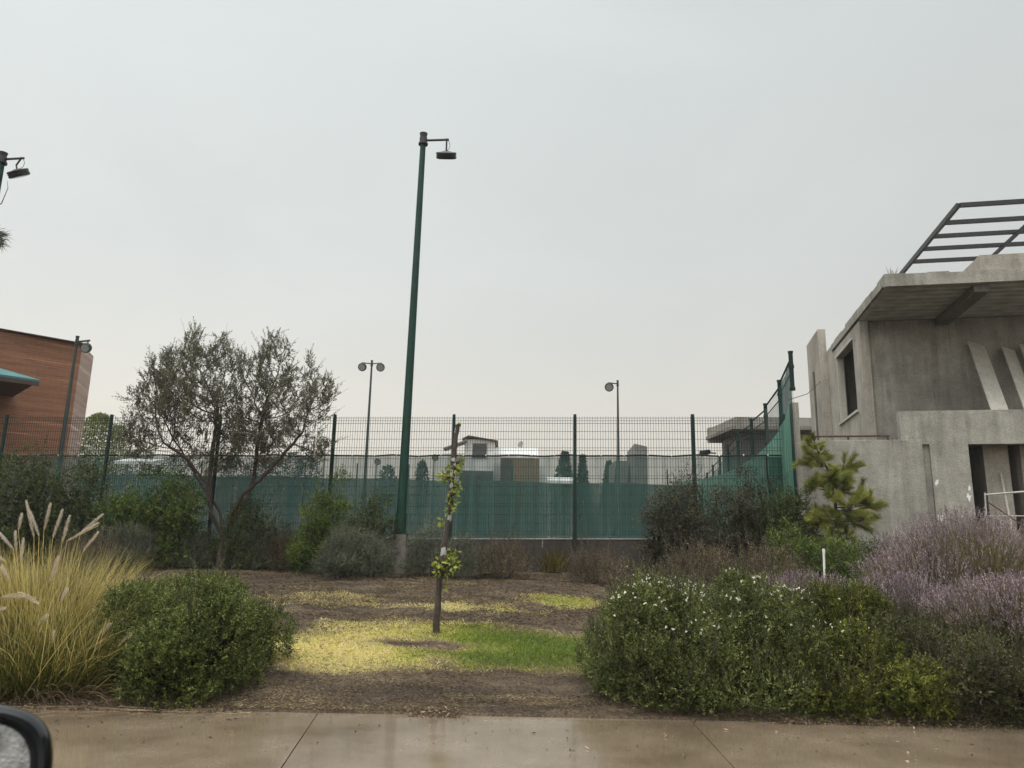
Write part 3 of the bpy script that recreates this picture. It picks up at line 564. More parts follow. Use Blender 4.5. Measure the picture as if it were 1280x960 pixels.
mb = MB(); c0 = ob(1231.5, 590, BK+.55)[0]; c1 = ob(1263, 590, BK+.55)[0]; hbox(mb, c0, c1, BK+.55, BK+1.3, .4, oz+.05); hbox(mb, ob(1278, 590, BK+.55)[0], ob(1278, 590, BK+.55)[0]+.6, BK+.55, BK+1.3, .4, oz+.05); mb.build('column', 'conc_pink', house)
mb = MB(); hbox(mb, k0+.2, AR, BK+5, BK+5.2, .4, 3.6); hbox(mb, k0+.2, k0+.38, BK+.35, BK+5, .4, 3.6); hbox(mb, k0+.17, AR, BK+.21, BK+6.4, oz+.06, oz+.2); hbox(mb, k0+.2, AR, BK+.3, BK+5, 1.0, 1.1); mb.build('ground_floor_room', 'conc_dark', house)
BC = 19.77; zs = ob(1107, 358, BW)[1]; zS = ob(1107, 343, BW)[1]; BE = oa(1040, 433, ALS)[0]; BR = oa(1011, 470, ALS)[0]
# upper storey: front wall under the overhang, side wall with window opening, rear and right walls
mb = MB(); hbox(mb, ALS+.005, AR, BC, BC+.18, 3.4, zs); mb.build('front_wall', 'conc', house)
wb0, wz0 = oa(1070, 515, ALS); wb1, wz1 = oa(1055, 527, ALS); wzt = 6.8
mb = MB(); zr = oa(1035, 432, ALS)[1]
wb0 -= .2; hbox(mb, ALS, ALS+.2, BC-.12, wb0, 3.2, zs-.003); hbox(mb, ALS, ALS+.2, wb0, wb1+.35, 3.2, wz0); hbox(mb, ALS, ALS+.2, wb0, wb1+.35, wzt, zs-.003); hbox(mb, ALS, ALS+.2, wb1+.35, BE, 3.2, zs-.003); hbox(mb, ALS, ALS+.2, BE, BR, 3.2, zr-.12)
hbox(mb, ALS+.2, AR, BR-.2, BR, 3.2, zr-.13); mb.build('side_wall', 'conc_pink', house)
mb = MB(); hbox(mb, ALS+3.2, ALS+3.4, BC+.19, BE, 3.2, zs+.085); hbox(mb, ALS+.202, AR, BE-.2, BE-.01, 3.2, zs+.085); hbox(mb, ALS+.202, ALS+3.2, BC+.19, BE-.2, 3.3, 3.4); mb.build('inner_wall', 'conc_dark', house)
mb = MB(); hbox(mb, ALS-.05, ALS+.02, wb0-.1, wb1+.45, wz0-.05, wz0+.015); sw = mb.build('window_sill', 'board', house)
mb = MB(); hbox(mb, ALS-.03, ALS+.03, wb0-.03, wb1+.4, wzt-.01, wzt+.06); hbox(mb, ALS-.012, ALS+.16, wb1+.27, wb1+.348, wz0+.02, wzt-.012); mb.build('window_frame', 'board', house)
bf0, fz = oa(1027, 411.5, ALS-.1); mb = MB(); hbox(mb, ALS-.22, ALS-.002, bf0, oa(1010.5, 470, ALS-.22)[0], 3.2, fz); mb.build('fin_wall', 'conc_pink', house)
mb = MB()
q0 = onp(1017, 465, ha, ALS-.24); q1 = onp(1023, 549, ha, ALS-.24); mb.tube([(q0[0], q0[1], 3.4), q0], .035, 8); mb.build('drain_pipe', 'conc_dark', house)
# roof slab with ribbed soffit
def ragged(a0, a1, b0_, b1_, z0, z1, n=26):
    m = MB(); rs = np.random.default_rng(4)
    for i in range(n):
        s0, s1 = a0+(a1-a0)*i/n, a0+(a1-a0)*(i+1)/n; hbox(m, s0, s1, b0_, b1_, z0, z1+rs.uniform(-.018, .012))
    return m
mb = ragged(ALS-.03, AR, BW, BW+.14, zs, zS); hbox(mb, ALS-.025, AR, BW+.14, BE, zs+.09, zS-.05)
rs = np.random.default_rng(9); nb = 12
for i in range(nb):
    s0, s1 = BW+.14+(BE-BW-.14)*i/nb, BW+.14+(BE-BW-.14)*(i+1)/nb; hbox(mb, ALS-.03, ALS+.12, s0, s1, zs+.06, zS+rs.uniform(-.05, .02))
mb.build('roof_slab', 'conc', house)
nr = 9; prof = []
for i in range(nr):
    s = BW+.142+(BC-BW-.145)*i/nr; d = (BC-BW-.145)/nr; prof += [(s, zs+.088), (s+.35*d, zs+.088), (s+.45*d, zs+.01), (s+.9*d, zs+.01), (s+d, zs+.088)]
V = [HP(ALS+.02, b_, z_) for b_, z_ in prof]+[HP(AR, b_, z_) for b_, z_ in prof]; m = len(prof); npmesh('ribbed_deck', V, [(i, i+1, m+i+1, m+i) for i in range(m-1)], 'deck', house)
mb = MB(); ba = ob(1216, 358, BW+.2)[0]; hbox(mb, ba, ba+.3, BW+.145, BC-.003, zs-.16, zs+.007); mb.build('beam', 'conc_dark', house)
mb = MB(); pa, pzz = ob(1224, 319, BW+.5); hbox(mb, pa, AR, BW+.5, BW+.7, zS-.05, pzz); hbox(mb, pa, pa+.2, BW+.7, BE-.5, zS-.05, pzz-.01); mb.build('roof_parapet', 'conc_pink', house)
# steel roof frame
BF = BW-.2; fa, fzz = ob(1195, 254, BF); rf = MB()
mb = MB(); fe = BF+4.6
hbox(mb, fa, fa+.07, BF, fe, fzz-.11, fzz)
bpos = [BF] + [oa(u, v, fa+.035)[0] for u, v in ((1179, 275), (1165, 293), (1152, 309), (1139, 326))]
for b_ in bpos: hbox(mb, fa+.072, AR, b_-.035, b_+.035, fzz-.1, fzz-.008)
a2 = onp(1235, 321, (0, 0, 1), fzz-.08); a2 = a2@ha; hbox(mb, a2, a2+.07, BF+.04, fe, fzz-.165, fzz-.102)
for al in (fa+.01, a2+.01, a2+3): hbox(mb, al, al+.06, fe-.07, fe-.01, zS-.06, fzz-.12)
mb.build('steel_roof_frame', 'black_steel', house)
t = thing('dry_weed', 'sprig of dry weeds growing on the roof slab corner', 'weed', HP(ALS+.1, BW+.2, zS)); lb = LB(); P = np.array([HP(ALS+.1+.25*random.random(), BW+.1, zS-.03) for _ in range(26)]); D = RNG.normal(size=P.shape)*.35; D[:, 2] = 1; lb.blades(P, D, RNG.uniform(.1, .3, 26), .012, RNG.random(26), .3, 3); lb.build('stem', 'dry_weed', t)
# leaning boards on the terrace
def board(label, uv0, uv1, w, grp='cement boards leaning on the terrace'):
    bt = onp(*uv0, hb, BC-.08); bb = onp(*uv1, hb, BK+.75); d = bt-bb; bb = bb-d*.3; t = thing('cement_board', label, 'board', bb, grp); mb = MB(); mb.bar(bb, bt, w, .032, up=(0, -1, .2)); mb.build('panel', 'board', t, bevel=.006)
board('pale cement board leaning alone, left of the other boards on the terrace', (1220, 430), (1249, 511), .4)
board('pale cement board near the right edge, middle one of the leaning boards', (1260, 436), (1288, 511), .3)
board('pale board mostly cut by the right edge, rightmost of the leaning boards', (1284, 433), (1312, 512), .36)
# trestle and stick in front of the opening
tr = thing('metal_trestle', 'thin pale metal trestle frame standing by the dark opening', 'trestle', onp(1233, 655, hb, BK-.5)); BT = BK-.5; P_ = lambda u, v: onp(u, v, hb, BT)
for nm, a_, b_, r_ in (('rail', (1231, 618.5), (1300, 613), .018), ('leg', (1231, 616), (1236, 690), .016), ('leg', (1298, 613), (1303, 690), .016), ('brace', (1234, 627), (1290, 665), .012), ('rail', (1234, 645), (1300, 645), .01)):
    mb = MB(); mb.tube([P_(*a_), P_(*b_)], r_, 8); mb.build(nm, 'deck' if nm != 'brace' else 'rust', tr)
st_ = thing('wooden_stick', 'pale wooden stick leaning on the column inside the opening', 'stick', onp(1266, 668, hb, BK+.2)); mb = MB(); mb.tube([onp(1251, 592, hb, BK+.5), onp(1266, 668, hb, BK+.2)], .024, 7); mb.build('pole', 'board', st_)
for (u, v, s_) in ((1211, 622, 6), (1212, 610, 3.5), (1176, 646, 6), (1171, 603, 4), (1203, 645, 3)):
    mb = MB(); c = onp(u, v, hb, BK-.002); n_ = 13; rr = [s_*.013*random.uniform(.3, 1.35) for _ in range(n_)]
    mb.add([c+ha*rr[k]*.7*math.cos(2*math.pi*k/n_)+np.array([0, 0, 1])*rr[k]*1.2*math.sin(2*math.pi*k/n_) for k in range(n_)], [tuple(range(n_))]); mb.build('paint_splash', 'white_plastic', house)
p = onp(1026, 477, ha, ALS-.24); q = onp(985, 500, hb, BW); t = thing('cable', 'thin sagging cable from the side fence to the house', 'cable', q); mb = MB(); mb.tube([q, (p+q)/2-[0, 0, .12], p], .008, 5); mb.build('wire', 'rope', t)
# ------------------------------------------------------------------ tall side fence of the court
ang = math.radians(9.2); sd = np.array([math.sin(ang), math.cos(ang), 0]); sn = np.array([math.cos(ang), -math.sin(ang), 0]); so = np.array([5.69, 15.86, 0]); sk = so@sn
sf = thing('side_fence', 'tall green side fence of the court receding behind the concrete pillar', 'fence', (so[0], so[1], 1.5))
tops = [onp(u, v, sn, sk) for u, v in ((988, 441), (974, 477), (956.5, 506), (939, 525), (922, 540))]
for k in range(5): q = tops[-1]+sd*2.6; q[2] = tops[-1][2]-.05; tops.append(q)
for ip, p in enumerate(tops):
    mb = MB(); mb.tube([(p[0], p[1], pz-.02 if ip == 0 else 1.4), p], .045, 8); mb.tube([p, p+[0, 0, .03]], .055, 8)
    for z in ((.25, .7) if ip == 0 else (.25, .9, 1.5)): mb.tube([p-[0, 0, z], p-[0, 0, z+.06]], .058, 8)
    mb.build('post', 'dark_green_paint', sf)
for p, q in zip(tops[:-1], tops[1:]):
    mb = MB(); mb.tube([p-[0, 0, .12], q-[0, 0, .05]], .02, 6); mb.tube([p-[0, 0, .38], q-[0, 0, .28]], .012, 6); mb.build('rail', 'dark_green_paint', sf)
    mb = MB(); d = q-p; nn = max(3, int(np.linalg.norm(d[:2])/.1))
    for k in range(nn+1):
        c = p+d*k/nn; mb.frame_box((c[0]-.002, c[1], 1.55), (.004, 0, 0), (0, .004, 0), (0, 0, c[2]-.35-1.55))
    mb.build('wire_panel', 'dark_green_paint', sf)
def side_sheet(name, pts, zlo, off, mat, parent, nz=8, sub=10):
    P = []
    for a, b in zip(pts[:-1], pts[1:]):
        for s_ in np.linspace(0, 1, sub, endpoint=False): P.append(a*(1-s_)+b*s_)
    P.append(pts[-1]); V = []
    for c in P:
        for s_ in np.linspace(0, 1, nz+1):
            L_ = (c-so)@sd; V.append((*(c-sn*(off+.04*(fbm(L_*2, s_*2, 8)-.5)))[:2], zlo+(c[2]-zlo)*s_))
    i = np.arange(len(P)-1)[:, None]*(nz+1)+np.arange(nz)[None]; return npmesh(name, V, np.stack([i, i+nz+1, i+nz+2, i+1], 2).reshape(-1, 4), mat, parent, None, True)
ns = thing('green_side_net', 'loose pale green net sagging in a curve along the side fence', 'net', (so[0], so[1]+1, 1.5))
side_sheet('netting', [onp(u, v, sn, sk-.07) for u, v in ((986.5, 503), (981, 522), (972, 541), (960, 556), (945, 570), (926, 583), (905, 592), (880, 598))]+[onp(840, 602, sn, sk-.07)], 1.5, .0, 'net_side', ns)
nd = thing('dark_top_net', 'dark green net filling the first tall bay of the side fence', 'net', (so[0]+.1, so[1]+.6, 3)); e = np.array([0, 0, .16]); side_sheet('netting', [tops[0]-e-[0, 0, .02], tops[1]-e], 1.6, .02, 'net_dark', nd)
npale = thing('pale_top_net', 'thin greyish net in the second bay of the side fence', 'net', (tops[1][0], tops[1][1], 3)); side_sheet('netting', [tops[1]-e, tops[2]-e], 1.6, .02, 'net_pale', npale)
# ------------------------------------------------------------------ grey flat roofed house behind the side fence
def rot2(d): a_ = math.radians(d); return np.array([math.cos(a_), math.sin(a_), 0])
gc = at(919, 521, 30); gl = onp(886, 536, (0, 0, 1), gc[2]); gzt = gc[2]; gzb = at(919, 533, 30)[2]
g = thing('grey_house', 'grey flat roofed house with parapet behind the side fence', 'house', (gc[0], gc[1], 1.5))
gd = nrm(np.array([gl[0]-gc[0], gl[1]-gc[1], 0])); gx = np.array([1., -.04, 0]); gL = np.linalg.norm((gl-gc)[:2])
def gbox(mb, a_, b_, c_, d_, z0, z1): o = gc*[1, 1, 0]+gx*a_+gd*b_; mb.frame_box((o[0], o[1], z0), gx*(c_-a_), gd*(d_-b_), (0, 0, z1-z0))
mb = MB(); gbox(mb, 0, 0, 12, .2, gzb+.02, gzt); gbox(mb, 0, .2, .2, gL, gzb+.02, gzt-.002); gbox(mb, 0, gL-.2, .9, gL+.25, gzb-.2, gzt+.05); mb.build('parapet', 'conc', g)
mb = MB(); gbox(mb, -.15, -.15, 12, gL, gzb-.12, gzb+.018); mb.build('ledge', 'plinth', g)
mb = MB(); gbox(mb, .5, .9, 12, gL-.1, 1.4, gzb-.122); mb.build('wall', 'grey_wall', g)
mb = MB(); o = gl-[0.1, 0, 1.05]; mb.tube([o+[.4, .1, 0], o], .03, 6); mb.tube([o+[.1, 0, .05], o+[-.3, -.1, -.05]], [.1, .14], 8); mb.build('wall_lamp', 'lamp_black', g)
# white house far behind
Y = 60
def W(u, v, y=Y): return at(u, v, y)
w = thing('white_house', 'white modern house with slanted roof and brown block, far behind the court', 'house', W(620, 600)*[1, 1, 0]+[0, 0, 1.5])
def slab(mb, u0_, v0, u1_, v1, y0_, y1_, zlow=None):
    a_, b_ = W(u0_, v0, y0_), W(u1_, v1, y0_); z = b_[2] if zlow is None else zlow; mb.frame_box((a_[0], y0_, z), (b_[0]-a_[0], 0, 0), (0, y1_-y0_, 0), (0, 0, a_[2]-z))
mb = MB(); slab(mb, 581, 549, 617, 600, 58, 66, 1.5); slab(mb, 553, 566, 681, 600, 59, 68, 1.5); slab(mb, 617.2, 559, 672, 600, 60, 67.9, 1.5); mb.build('wall', 'white_wall', w)
a_, b_, c_ = W(577, 548, 57), W(585, 544, 57), W(622, 550.5, 57); mb = MB(); v = [(p[0], y, p[2]+dz) for y in (57.6, 64) for dz in (0, .09) for p in (a_, b_, c_)]
mb.add(v, [(0, 1, 4, 3), (1, 2, 5, 4), (6, 9, 10, 7), (7, 10, 11, 8), (0, 3, 9, 6), (2, 8, 11, 5), (3, 4, 10, 9), (4, 5, 11, 10), (0, 6, 7, 1), (1, 7, 8, 2)]); mb.build('roof', 'dark_timber', w)
a_, b_ = W(554, 561, 57), W(583, 551, 57); mb = MB(); mb.frame_box(a_, b_-a_, (0, 1.6, 0), (0, 0, .09)); mb.build('porch_roof', 'grey_wall', w)
mb = MB(); slab(mb, 591, 554, 608, 572, 57.9, 57.99); mb.build('window', 'glass_and_shade', w)
mb = MB(); slab(mb, 626, 572, 674, 603, 56, 58.9, 1.5); mb.build('brown_block', 'brown_wall', w)
mb = MB(); slab(mb, 626.2, 574, 640, 603, 55.9, 55.99, 1.5); mb.build('dark_strip', 'dark_timber', w)  # darker strip over the left part of the brown block
mb = MB(); slab(mb, 574, 588, 616, 600, 57.85, 57.99, 1.5); mb.build('carport_shade', 'glass_and_shade', w)  # flat dark panel, paints in the shade inside the carport
t = thing('satellite_dish', 'small dish on the flat roof of the white house', 'dish', W(652, 561, 62)); p = W(652, 561, 62); mb = MB(); mb.tube([p-[0, 0, .25], p+[0, 0, .3]], .05, 6); mb.tube([p+[0, -.05, .3], p+[-.06, -.15, .32], p+[-.1, -.2, .34]], [.05, .2, .28], 12); mb.build('dish', 'grey_wall', t)
t = thing('grey_tower_house', 'narrow grey block house behind the court, right of the single lamp', 'house', W(795, 600)*[1, 1, 0]+[0, 0, 1.5])
mb = MB(); a_, b_, c_ = W(784, 556, 63), W(793, 554.5, 58), W(809, 555.5, 59.5); mb.prism([(a_[0], a_[1]), (b_[0], b_[1]), (c_[0], c_[1]), (c_[0]+.6, c_[1]+5)], 1.5, b_[2]); mb.build('wall', 'grey_wall', t)
mb = MB(); slab(mb, 769, 576, 784, 600, 61, 65, 1.5); mb.build('annex', 'grey_wall', t)
# ------------------------------------------------------------------ brick building on the left
bc = at(103, 431, 24); bzt = bc[2]
fd = -np.array([math.sin(math.radians(38)), math.cos(math.radians(38)), 0])
pL = onp(0, 413, (0, 0, 1), bzt); fd = nrm(np.array([pL[0]-bc[0], pL[1]-bc[1], 0])); pR = onp(117, 445.5, (0, 0, 1), bzt)
def brick_mat(name, c1, c2, mortar, bw, bh, sx):
    m = new_mat(name); N, L = nodes(m); b = bsdf(m); b.inputs['Roughness'].default_value = .75
    tc = N.new('ShaderNodeTexCoord'); sp = N.new('ShaderNodeSeparateXYZ'); L.new(tc.outputs['Object'], sp.inputs[0])
    ad = N.new('ShaderNodeVectorMath'); ad.operation = 'DOT_PRODUCT'; ad.inputs[1].default_value = (*[float(q) for q in sx],); L.new(tc.outputs['Object'], ad.inputs[0])
    cb = N.new('ShaderNodeCombineXYZ'); L.new(ad.outputs['Value'], cb.inputs[0]); L.new(sp.outputs['Z'], cb.inputs[1])
    br = N.new('ShaderNodeTexBrick'); br.inputs['Scale'].default_value = 1; br.inputs['Brick Width'].default_value = bw; br.inputs['Row Height'].default_value = bh; br.inputs['Mortar Size'].default_value = .008
    br.inputs['Color1'].default_value = (*c1, 1); br.inputs['Color2'].default_value = (*c2, 1); br.inputs['Mortar'].default_value = (*mortar, 1); L.new(cb.outputs[0], br.inputs['Vector'])
    mp = N.new('ShaderNodeMapping'); mp.inputs['Scale'].default_value = (.16, 4.5, 1); L.new(cb.outputs[0], mp.inputs['Vector'])
    n = N.new('ShaderNodeTexNoise'); n.inputs['Scale'].default_value = 1.6; n.inputs['Detail'].default_value = 6; L.new(mp.outputs[0], n.inputs['Vector'])
    r = ramp(N, [(.32, (.7, .66, .63)), (.52, (1, 1, 1)), (.6, (1.1, 1.1, 1.1)), (.68, (1.9, 2.0, 2.1))]); L.new(n.outputs['Fac'], r.inputs['Fac'])
    mx = N.new('ShaderNodeMix'); mx.data_type = 'RGBA'; mx.blend_type = 'MULTIPLY'; mx.inputs['Factor'].default_value = .85; L.new(br.outputs['Color'], mx.inputs[6]); L.new(r.outputs['Color'], mx.inputs[7]); L.new(mx.outputs[2], b.inputs['Base Color'])
    return m
sdv = nrm(np.array([pR[0]-bc[0], pR[1]-bc[1], 0]))
M['brick_front'] = brick_mat('brick_front', (.2, .082, .042), (.25, .108, .056), (.27, .14, .08), .34, .075, fd)
M['brick_side'] = brick_mat('brick_side', (.33, .22, .18), (.4, .28, .23), (.5, .4, .34), .3, .075, sdv)
bb = thing('brick_building', 'terracotta brick building at the left edge with a pale brick side', 'building', (bc[0], bc[1], 1.5))
def wall_panel(mb, p, q, z0, z1, th):
    d = nrm(np.array([q[0]-p[0], q[1]-p[1], 0])); nn = np.array([-d[1], d[0], 0])*th; mb.frame_box((p[0], p[1], z0), (q[0]-p[0], q[1]-p[1], 0), nn, (0, 0, z1-z0))
fL = bc+fd*14; mb = MB(); wall_panel(mb, fL, bc, 1.4, bzt, .3); mb.build('front_wall', 'brick_front', bb)
mb = MB(); wall_panel(mb, bc+sdv*.004, pR, 1.4, bzt, .25); mb.build('side_wall', 'brick_side', bb)
mb = MB(); bk = nrm(fd+sdv*.3); mb.prism([tuple((fL+sdv*.4)[:2]), tuple((bc+fd*.35+sdv*.33)[:2]), tuple((pR+fd*.35)[:2]), tuple((pR+fd*13)[:2])], 1.4, bzt-.15); mb.build('roof', 'grey_wall', bb)
mb = MB(); mb.bar((*fL[:2], bzt+.03), (*bc[:2], bzt+.015), .34, .03); mb.build('roof_edge', 'dark_timber', bb)
# teal canopy on the front
e0 = onp(50, 478, (0, 0, 1), at(50, 478, 20.8)[2]); e1 = e0+fd*6; nrm_f = np.array([-fd[1], fd[0], 0]); nrm_f = nrm_f if nrm_f@(e0-bc) > 0 else -nrm_f
ins = -nrm_f*((e0-bc)@nrm_f-.01); up_ = at(-10, 440, 20.8)[2]-e0[2]
cn = thing('teal_canopy', 'teal sloped canopy roof on the brick front at the left edge', 'canopy', e0)
a_ = e0; b_ = e1; c_ = e1+ins+[0, 0, up_]; d_ = e0+fd*1.3+ins+[0, 0, up_]; mb = MB(); k = np.array([0, 0, .07]); mb.hexa([a_, b_, c_, d_, a_+k, b_+k, c_+k, d_+k]); mb.build('roof', 'teal_roof', cn)
mb = MB(); mb.bar(e0+fd*.02-[0, 0, .05], e1-[0, 0, .05], .05, .12); q = e0+fd*.1; mb.hexa([q-[0, 0, .04], e1-[0, 0, .04], e1+ins-[0, 0, .04], q+ins-[0, 0, .04], q-[0, 0, .005], e1-[0, 0, .005], e1+ins-[0, 0, .005], q+ins-[0, 0, .005]]); mb.build('soffit', 'dark_timber', cn)
# ------------------------------------------------------------------ trees grown towards points in their crown
def grow(limbs, attract, step=.11, reach=1.1, kill=.2, iters=120):
    nodes_ = []; par = []
    for poly in limbs:
        start, pts = poly; last = start
        for p in pts:
            p = np.array(p, float)
            if last is None: nodes_.append(p); par.append(-1); last = len(nodes_)-1; continue
            a_ = nodes_[last]; d = p-a_; m = max(1, int(np.linalg.norm(d)/step))
            for k in range(1, m+1): nodes_.append(a_+d*k/m + RNG.normal(size=3)*.008); par.append(last); last = len(nodes_)-1
    Nn = np.array(nodes_); par = list(par); A = np.array(attract)
    for it in range(iters):
        if len(A) == 0: break
        d2 = ((A[:, None, :]-Nn[None])**2).sum(2); j = d2.argmin(1); dm = np.sqrt(d2[np.arange(len(A)), j])
        ok = dm < reach
        if not ok.any(): break
        new = []; np_ = []
        for n_ in np.unique(j[ok]):
            s_ = ok & (j == n_); v = nrm(A[s_]-Nn[n_]).sum(0); v = nrm(v+RNG.normal(size=3)*.18+np.array([0, 0, .3])); new.append(Nn[n_]+v*step); np_.append(int(n_))
        new = np.array(new); Nn = np.concatenate([Nn, new]); par += np_
        d3 = ((A[:, None, :]-new[None])**2).sum(2).min(1); A = A[d3 > kill**2]
        if it > 60: A = A[RNG.random(len(A)) > .03]
    par = np.array(par); w = np.zeros(len(Nn)); kids = np.bincount(par[par >= 0], minlength=len(Nn))
    w[kids == 0] = 1
    for i in range(len(Nn)-1, -1, -1):
        if par[i] >= 0: w[par[i]] += w[i]
    return Nn, par, w, kids
TY_ = 0
def lobe_pts(lobes, y, n):
    if dense := globals().get('TUFT'):
        tl = []
        for (u, v, ru, rv, dy, ry) in lobes:
            for _ in range(max(3, int(ru*rv/140))):
                d = RNG.normal(size=3); d = d/np.linalg.norm(d)*RNG.random()**.4
                tl.append((u+d[0]*ru, max(v+d[2]*rv*.9+8, 440+RNG.uniform(-8, 14)), RNG.uniform(6, 12), RNG.uniform(16, 34), dy+d[1]*ry, .28))
        lobes = tl
    out = []; tot = sum(l[2]*l[3] for l in lobes)
    for (u, v, ru, rv, dy, ry) in lobes:
        k = int(n*ru*rv/tot); d = nrm(RNG.normal(size=(k, 3)))*(RNG.random((k, 1))**.42); c = at(u, v, y+dy); sc = (y+dy)/F*1.03
        out.append(c + d*np.array([ru*sc, ry, rv*sc]))
    return np.concatenate(out)
TY = 14.6; base = gnd(279, 712); TY = base[1]; tb = lambda u, v, dy=0: at(u, v, TY+dy)
limbs = [(None, [base-[0, 0, .08], tb(279, 690), tb(281, 668)])]
n0 = None
def olive():
    t = thing('branching_tree', 'many branched small grey green tree in front of the fence at left', 'tree', base)
    L0 = [base-[0, 0, .08], tb(279, 690), tb(281, 668)]
    lim = [(None, L0)]; cnt = 1
    # count of nodes along the first limb is needed to start the others at its top: grow it alone first
    N0, p0, _, _ = grow(lim, np.zeros((0, 3)))
    s_ = len(N0)-1
    lim += [(s_, [tb(265, 640, -.1), tb(257, 605, -.2), tb(235, 575, -.4), tb(205, 553, -.6)]), (s_, [tb(263, 640, .1), tb(262, 600, .3), tb(266, 560, .4), tb(272, 510, .4)]),
            (s_, [tb(289, 645, 0), tb(305, 617, -.1), tb(325, 600, -.2), tb(350, 572, -.3), tb(378, 540, -.5)]), (s_, [tb(292, 650, .2), tb(308, 628, .4), tb(318, 595, .6), tb(322, 555, .6), tb(330, 510, .6)]), (s_, [tb(275, 640, .3), tb(248, 600, .8), tb(225, 560, 1.0)])]
    globals()['TUFT'] = True; att = lobe_pts([(298, 470, 26, 40, .2, .7), (300, 515, 30, 50, -.2, .8), (222, 500, 60, 60, -.3, 1.1), (215, 475, 40, 52, .2, .9), (240, 445, 34, 42, .2, .8), (268, 480, 34, 60, .2, .9), (185, 480, 26, 36, -.2, .7), (305, 520, 34, 50, .3, .9), (330, 462, 34, 44, .2, .8), (360, 490, 42, 62, 0, 1.1), (395, 488, 27, 44, -.2, .8), (345, 440, 24, 30, .1, .6), (180, 525, 26, 24, -.3, .7), (340, 545, 50, 26, .2, .9), (172, 548, 22, 24, .2, .6), (395, 545, 26, 26, .2, .6), (215, 550, 34, 24, .5, .7), (300, 560, 34, 20, .6, .6)], TY, 5200); globals()['TUFT'] = False
    Nn, par, w, kids = grow(lim, att, .1, 1.3, .13, 110)
    r = .0032*np.maximum(w, 1)**.5; r = np.minimum(r, .12); i = np.where(par >= 0)[0]
    lb = LB(); lb.sticks(Nn[par[i]], Nn[i], np.minimum(r[par[i]], r[i]*1.6), r[i], .5, 6)
    # gnarled foot
    mb = MB(); mb.tube([base-[0, 0, .15], base+[-.01, 0, .12], base+[0, 0, .35], base+[.03, 0, .6]], [.2, .15, .13, .12], 10); mb.build('trunk', 'bark', t, True)
    tip = np.where((w <= 2) & (par >= 0))[0]; d = nrm(Nn[tip]-Nn[par[tip]]); lv = LB()
    d = d*.55 + np.array([0, 0, .55]); rep = 2
    rep = 4
    for q in range(rep):
        kk = RNG.random(len(tip)) < (1, .85, .65, .4)[q]*np.clip(fbm(Nn[tip][:, 0]*2.2, Nn[tip][:, 2]*2.2, 5)*2.2, .25, 1.1)
        lv.sprigs(Nn[tip][kk]+RNG.normal(size=(kk.sum(), 3))*.03, d[kk]+RNG.normal(size=(kk.sum(), 3))*.35, RNG.uniform(.1, .32, kk.sum()), 15, .07, .019, .42)
    # thin whips standing out of the crown
    k = RNG.choice(tip, 260); D2 = d[RNG.integers(0, len(d), 260)]*.5+nrm(Nn[k]-np.array([*tb(290, 520)]))*.8; L2 = RNG.uniform(.12, .5, 260)
    lb.sticks(Nn[k], Nn[k]+nrm(D2)*L2[:, None], .003, .0015); lb.build('branches', 'bark', t); lv.sprigs(Nn[k], D2, L2, 7, .05, .012, .5)
    lv.build('foliage', 'olive', t)
olive()
# young tree with bare stem
sy = gnd(545, 792); SY = sy[1]
t = thing('sapling', 'young bare stemmed tree with pale yellow green leaf tufts on the grass', 'tree', sy)
pts = [at(u, v, SY) for u, v in ((545.5, 792), (546, 770), (548, 742), (551, 715), (555, 690), (560, 655), (562.5, 630), (565, 600), (567.5, 570), (570, 545), (571.5, 531))]
pts[0] = sy-[0, 0, .06]; rad = [.046, .042, .039, .037, .035, .033, .031, .031, .031, .032, .033]
fine = []; fr = []
for i in range(len(pts)-1):
    for s_ in (0, .33, .66): fine.append(pts[i]*(1-s_)+pts[i+1]*s_+RNG.normal(size=3)*.005); fr.append((rad[i]*(1-s_)+rad[i+1]*s_)*RNG.uniform(.88, 1.12))
fine.append(pts[-1]); fr.append(.033); mb = MB(); mb.tube(fine, fr, 12); mb.build('trunk', 'sapling_bark', t, True)
lv = LB(); st = LB()
for (u, v, r_, n_) in ((566, 586, 9, 34), (574, 577, 8, 22), (555, 593, 8, 24), (561, 597, 6, 14), (571, 607, 5, 14), (567, 617, 6, 20), (566, 628, 5, 16), (563, 640, 5, 12), (552, 652, 3, 6), (560, 697, 8, 26), (567, 705, 7, 22), (551, 703, 7, 22), (549, 714, 6, 18), (561, 714, 7, 18), (573, 528, 2.5, 4), (566, 690, 5, 12), (555, 735, 3, 5)):
    n_ = int(n_*1.5); c = at(u, v, SY)+np.array([0, RNG.normal()*.06, 0]); m = SY/F; q = nrm(RNG.normal(size=(n_, 3)))*(RNG.random((n_, 1))**.5)*r_*m; P = c+q
    j = int(np.argmin([np.linalg.norm(p-c) for p in fine])); st = LB(); st.sticks(np.repeat(fine[j][None], n_, 0), P, .004, .002); st.build('leaf_stalk', 'twig', t); D = nrm(q)+RNG.normal(size=q.shape)*.4-[0, 0, .2]
    lv.leaves(P, D, RNG.uniform(.04, .08, n_), RNG.uniform(.026, .05, n_), RNG.random(n_))
lv.build('leaves', 'pale_leaf', t)
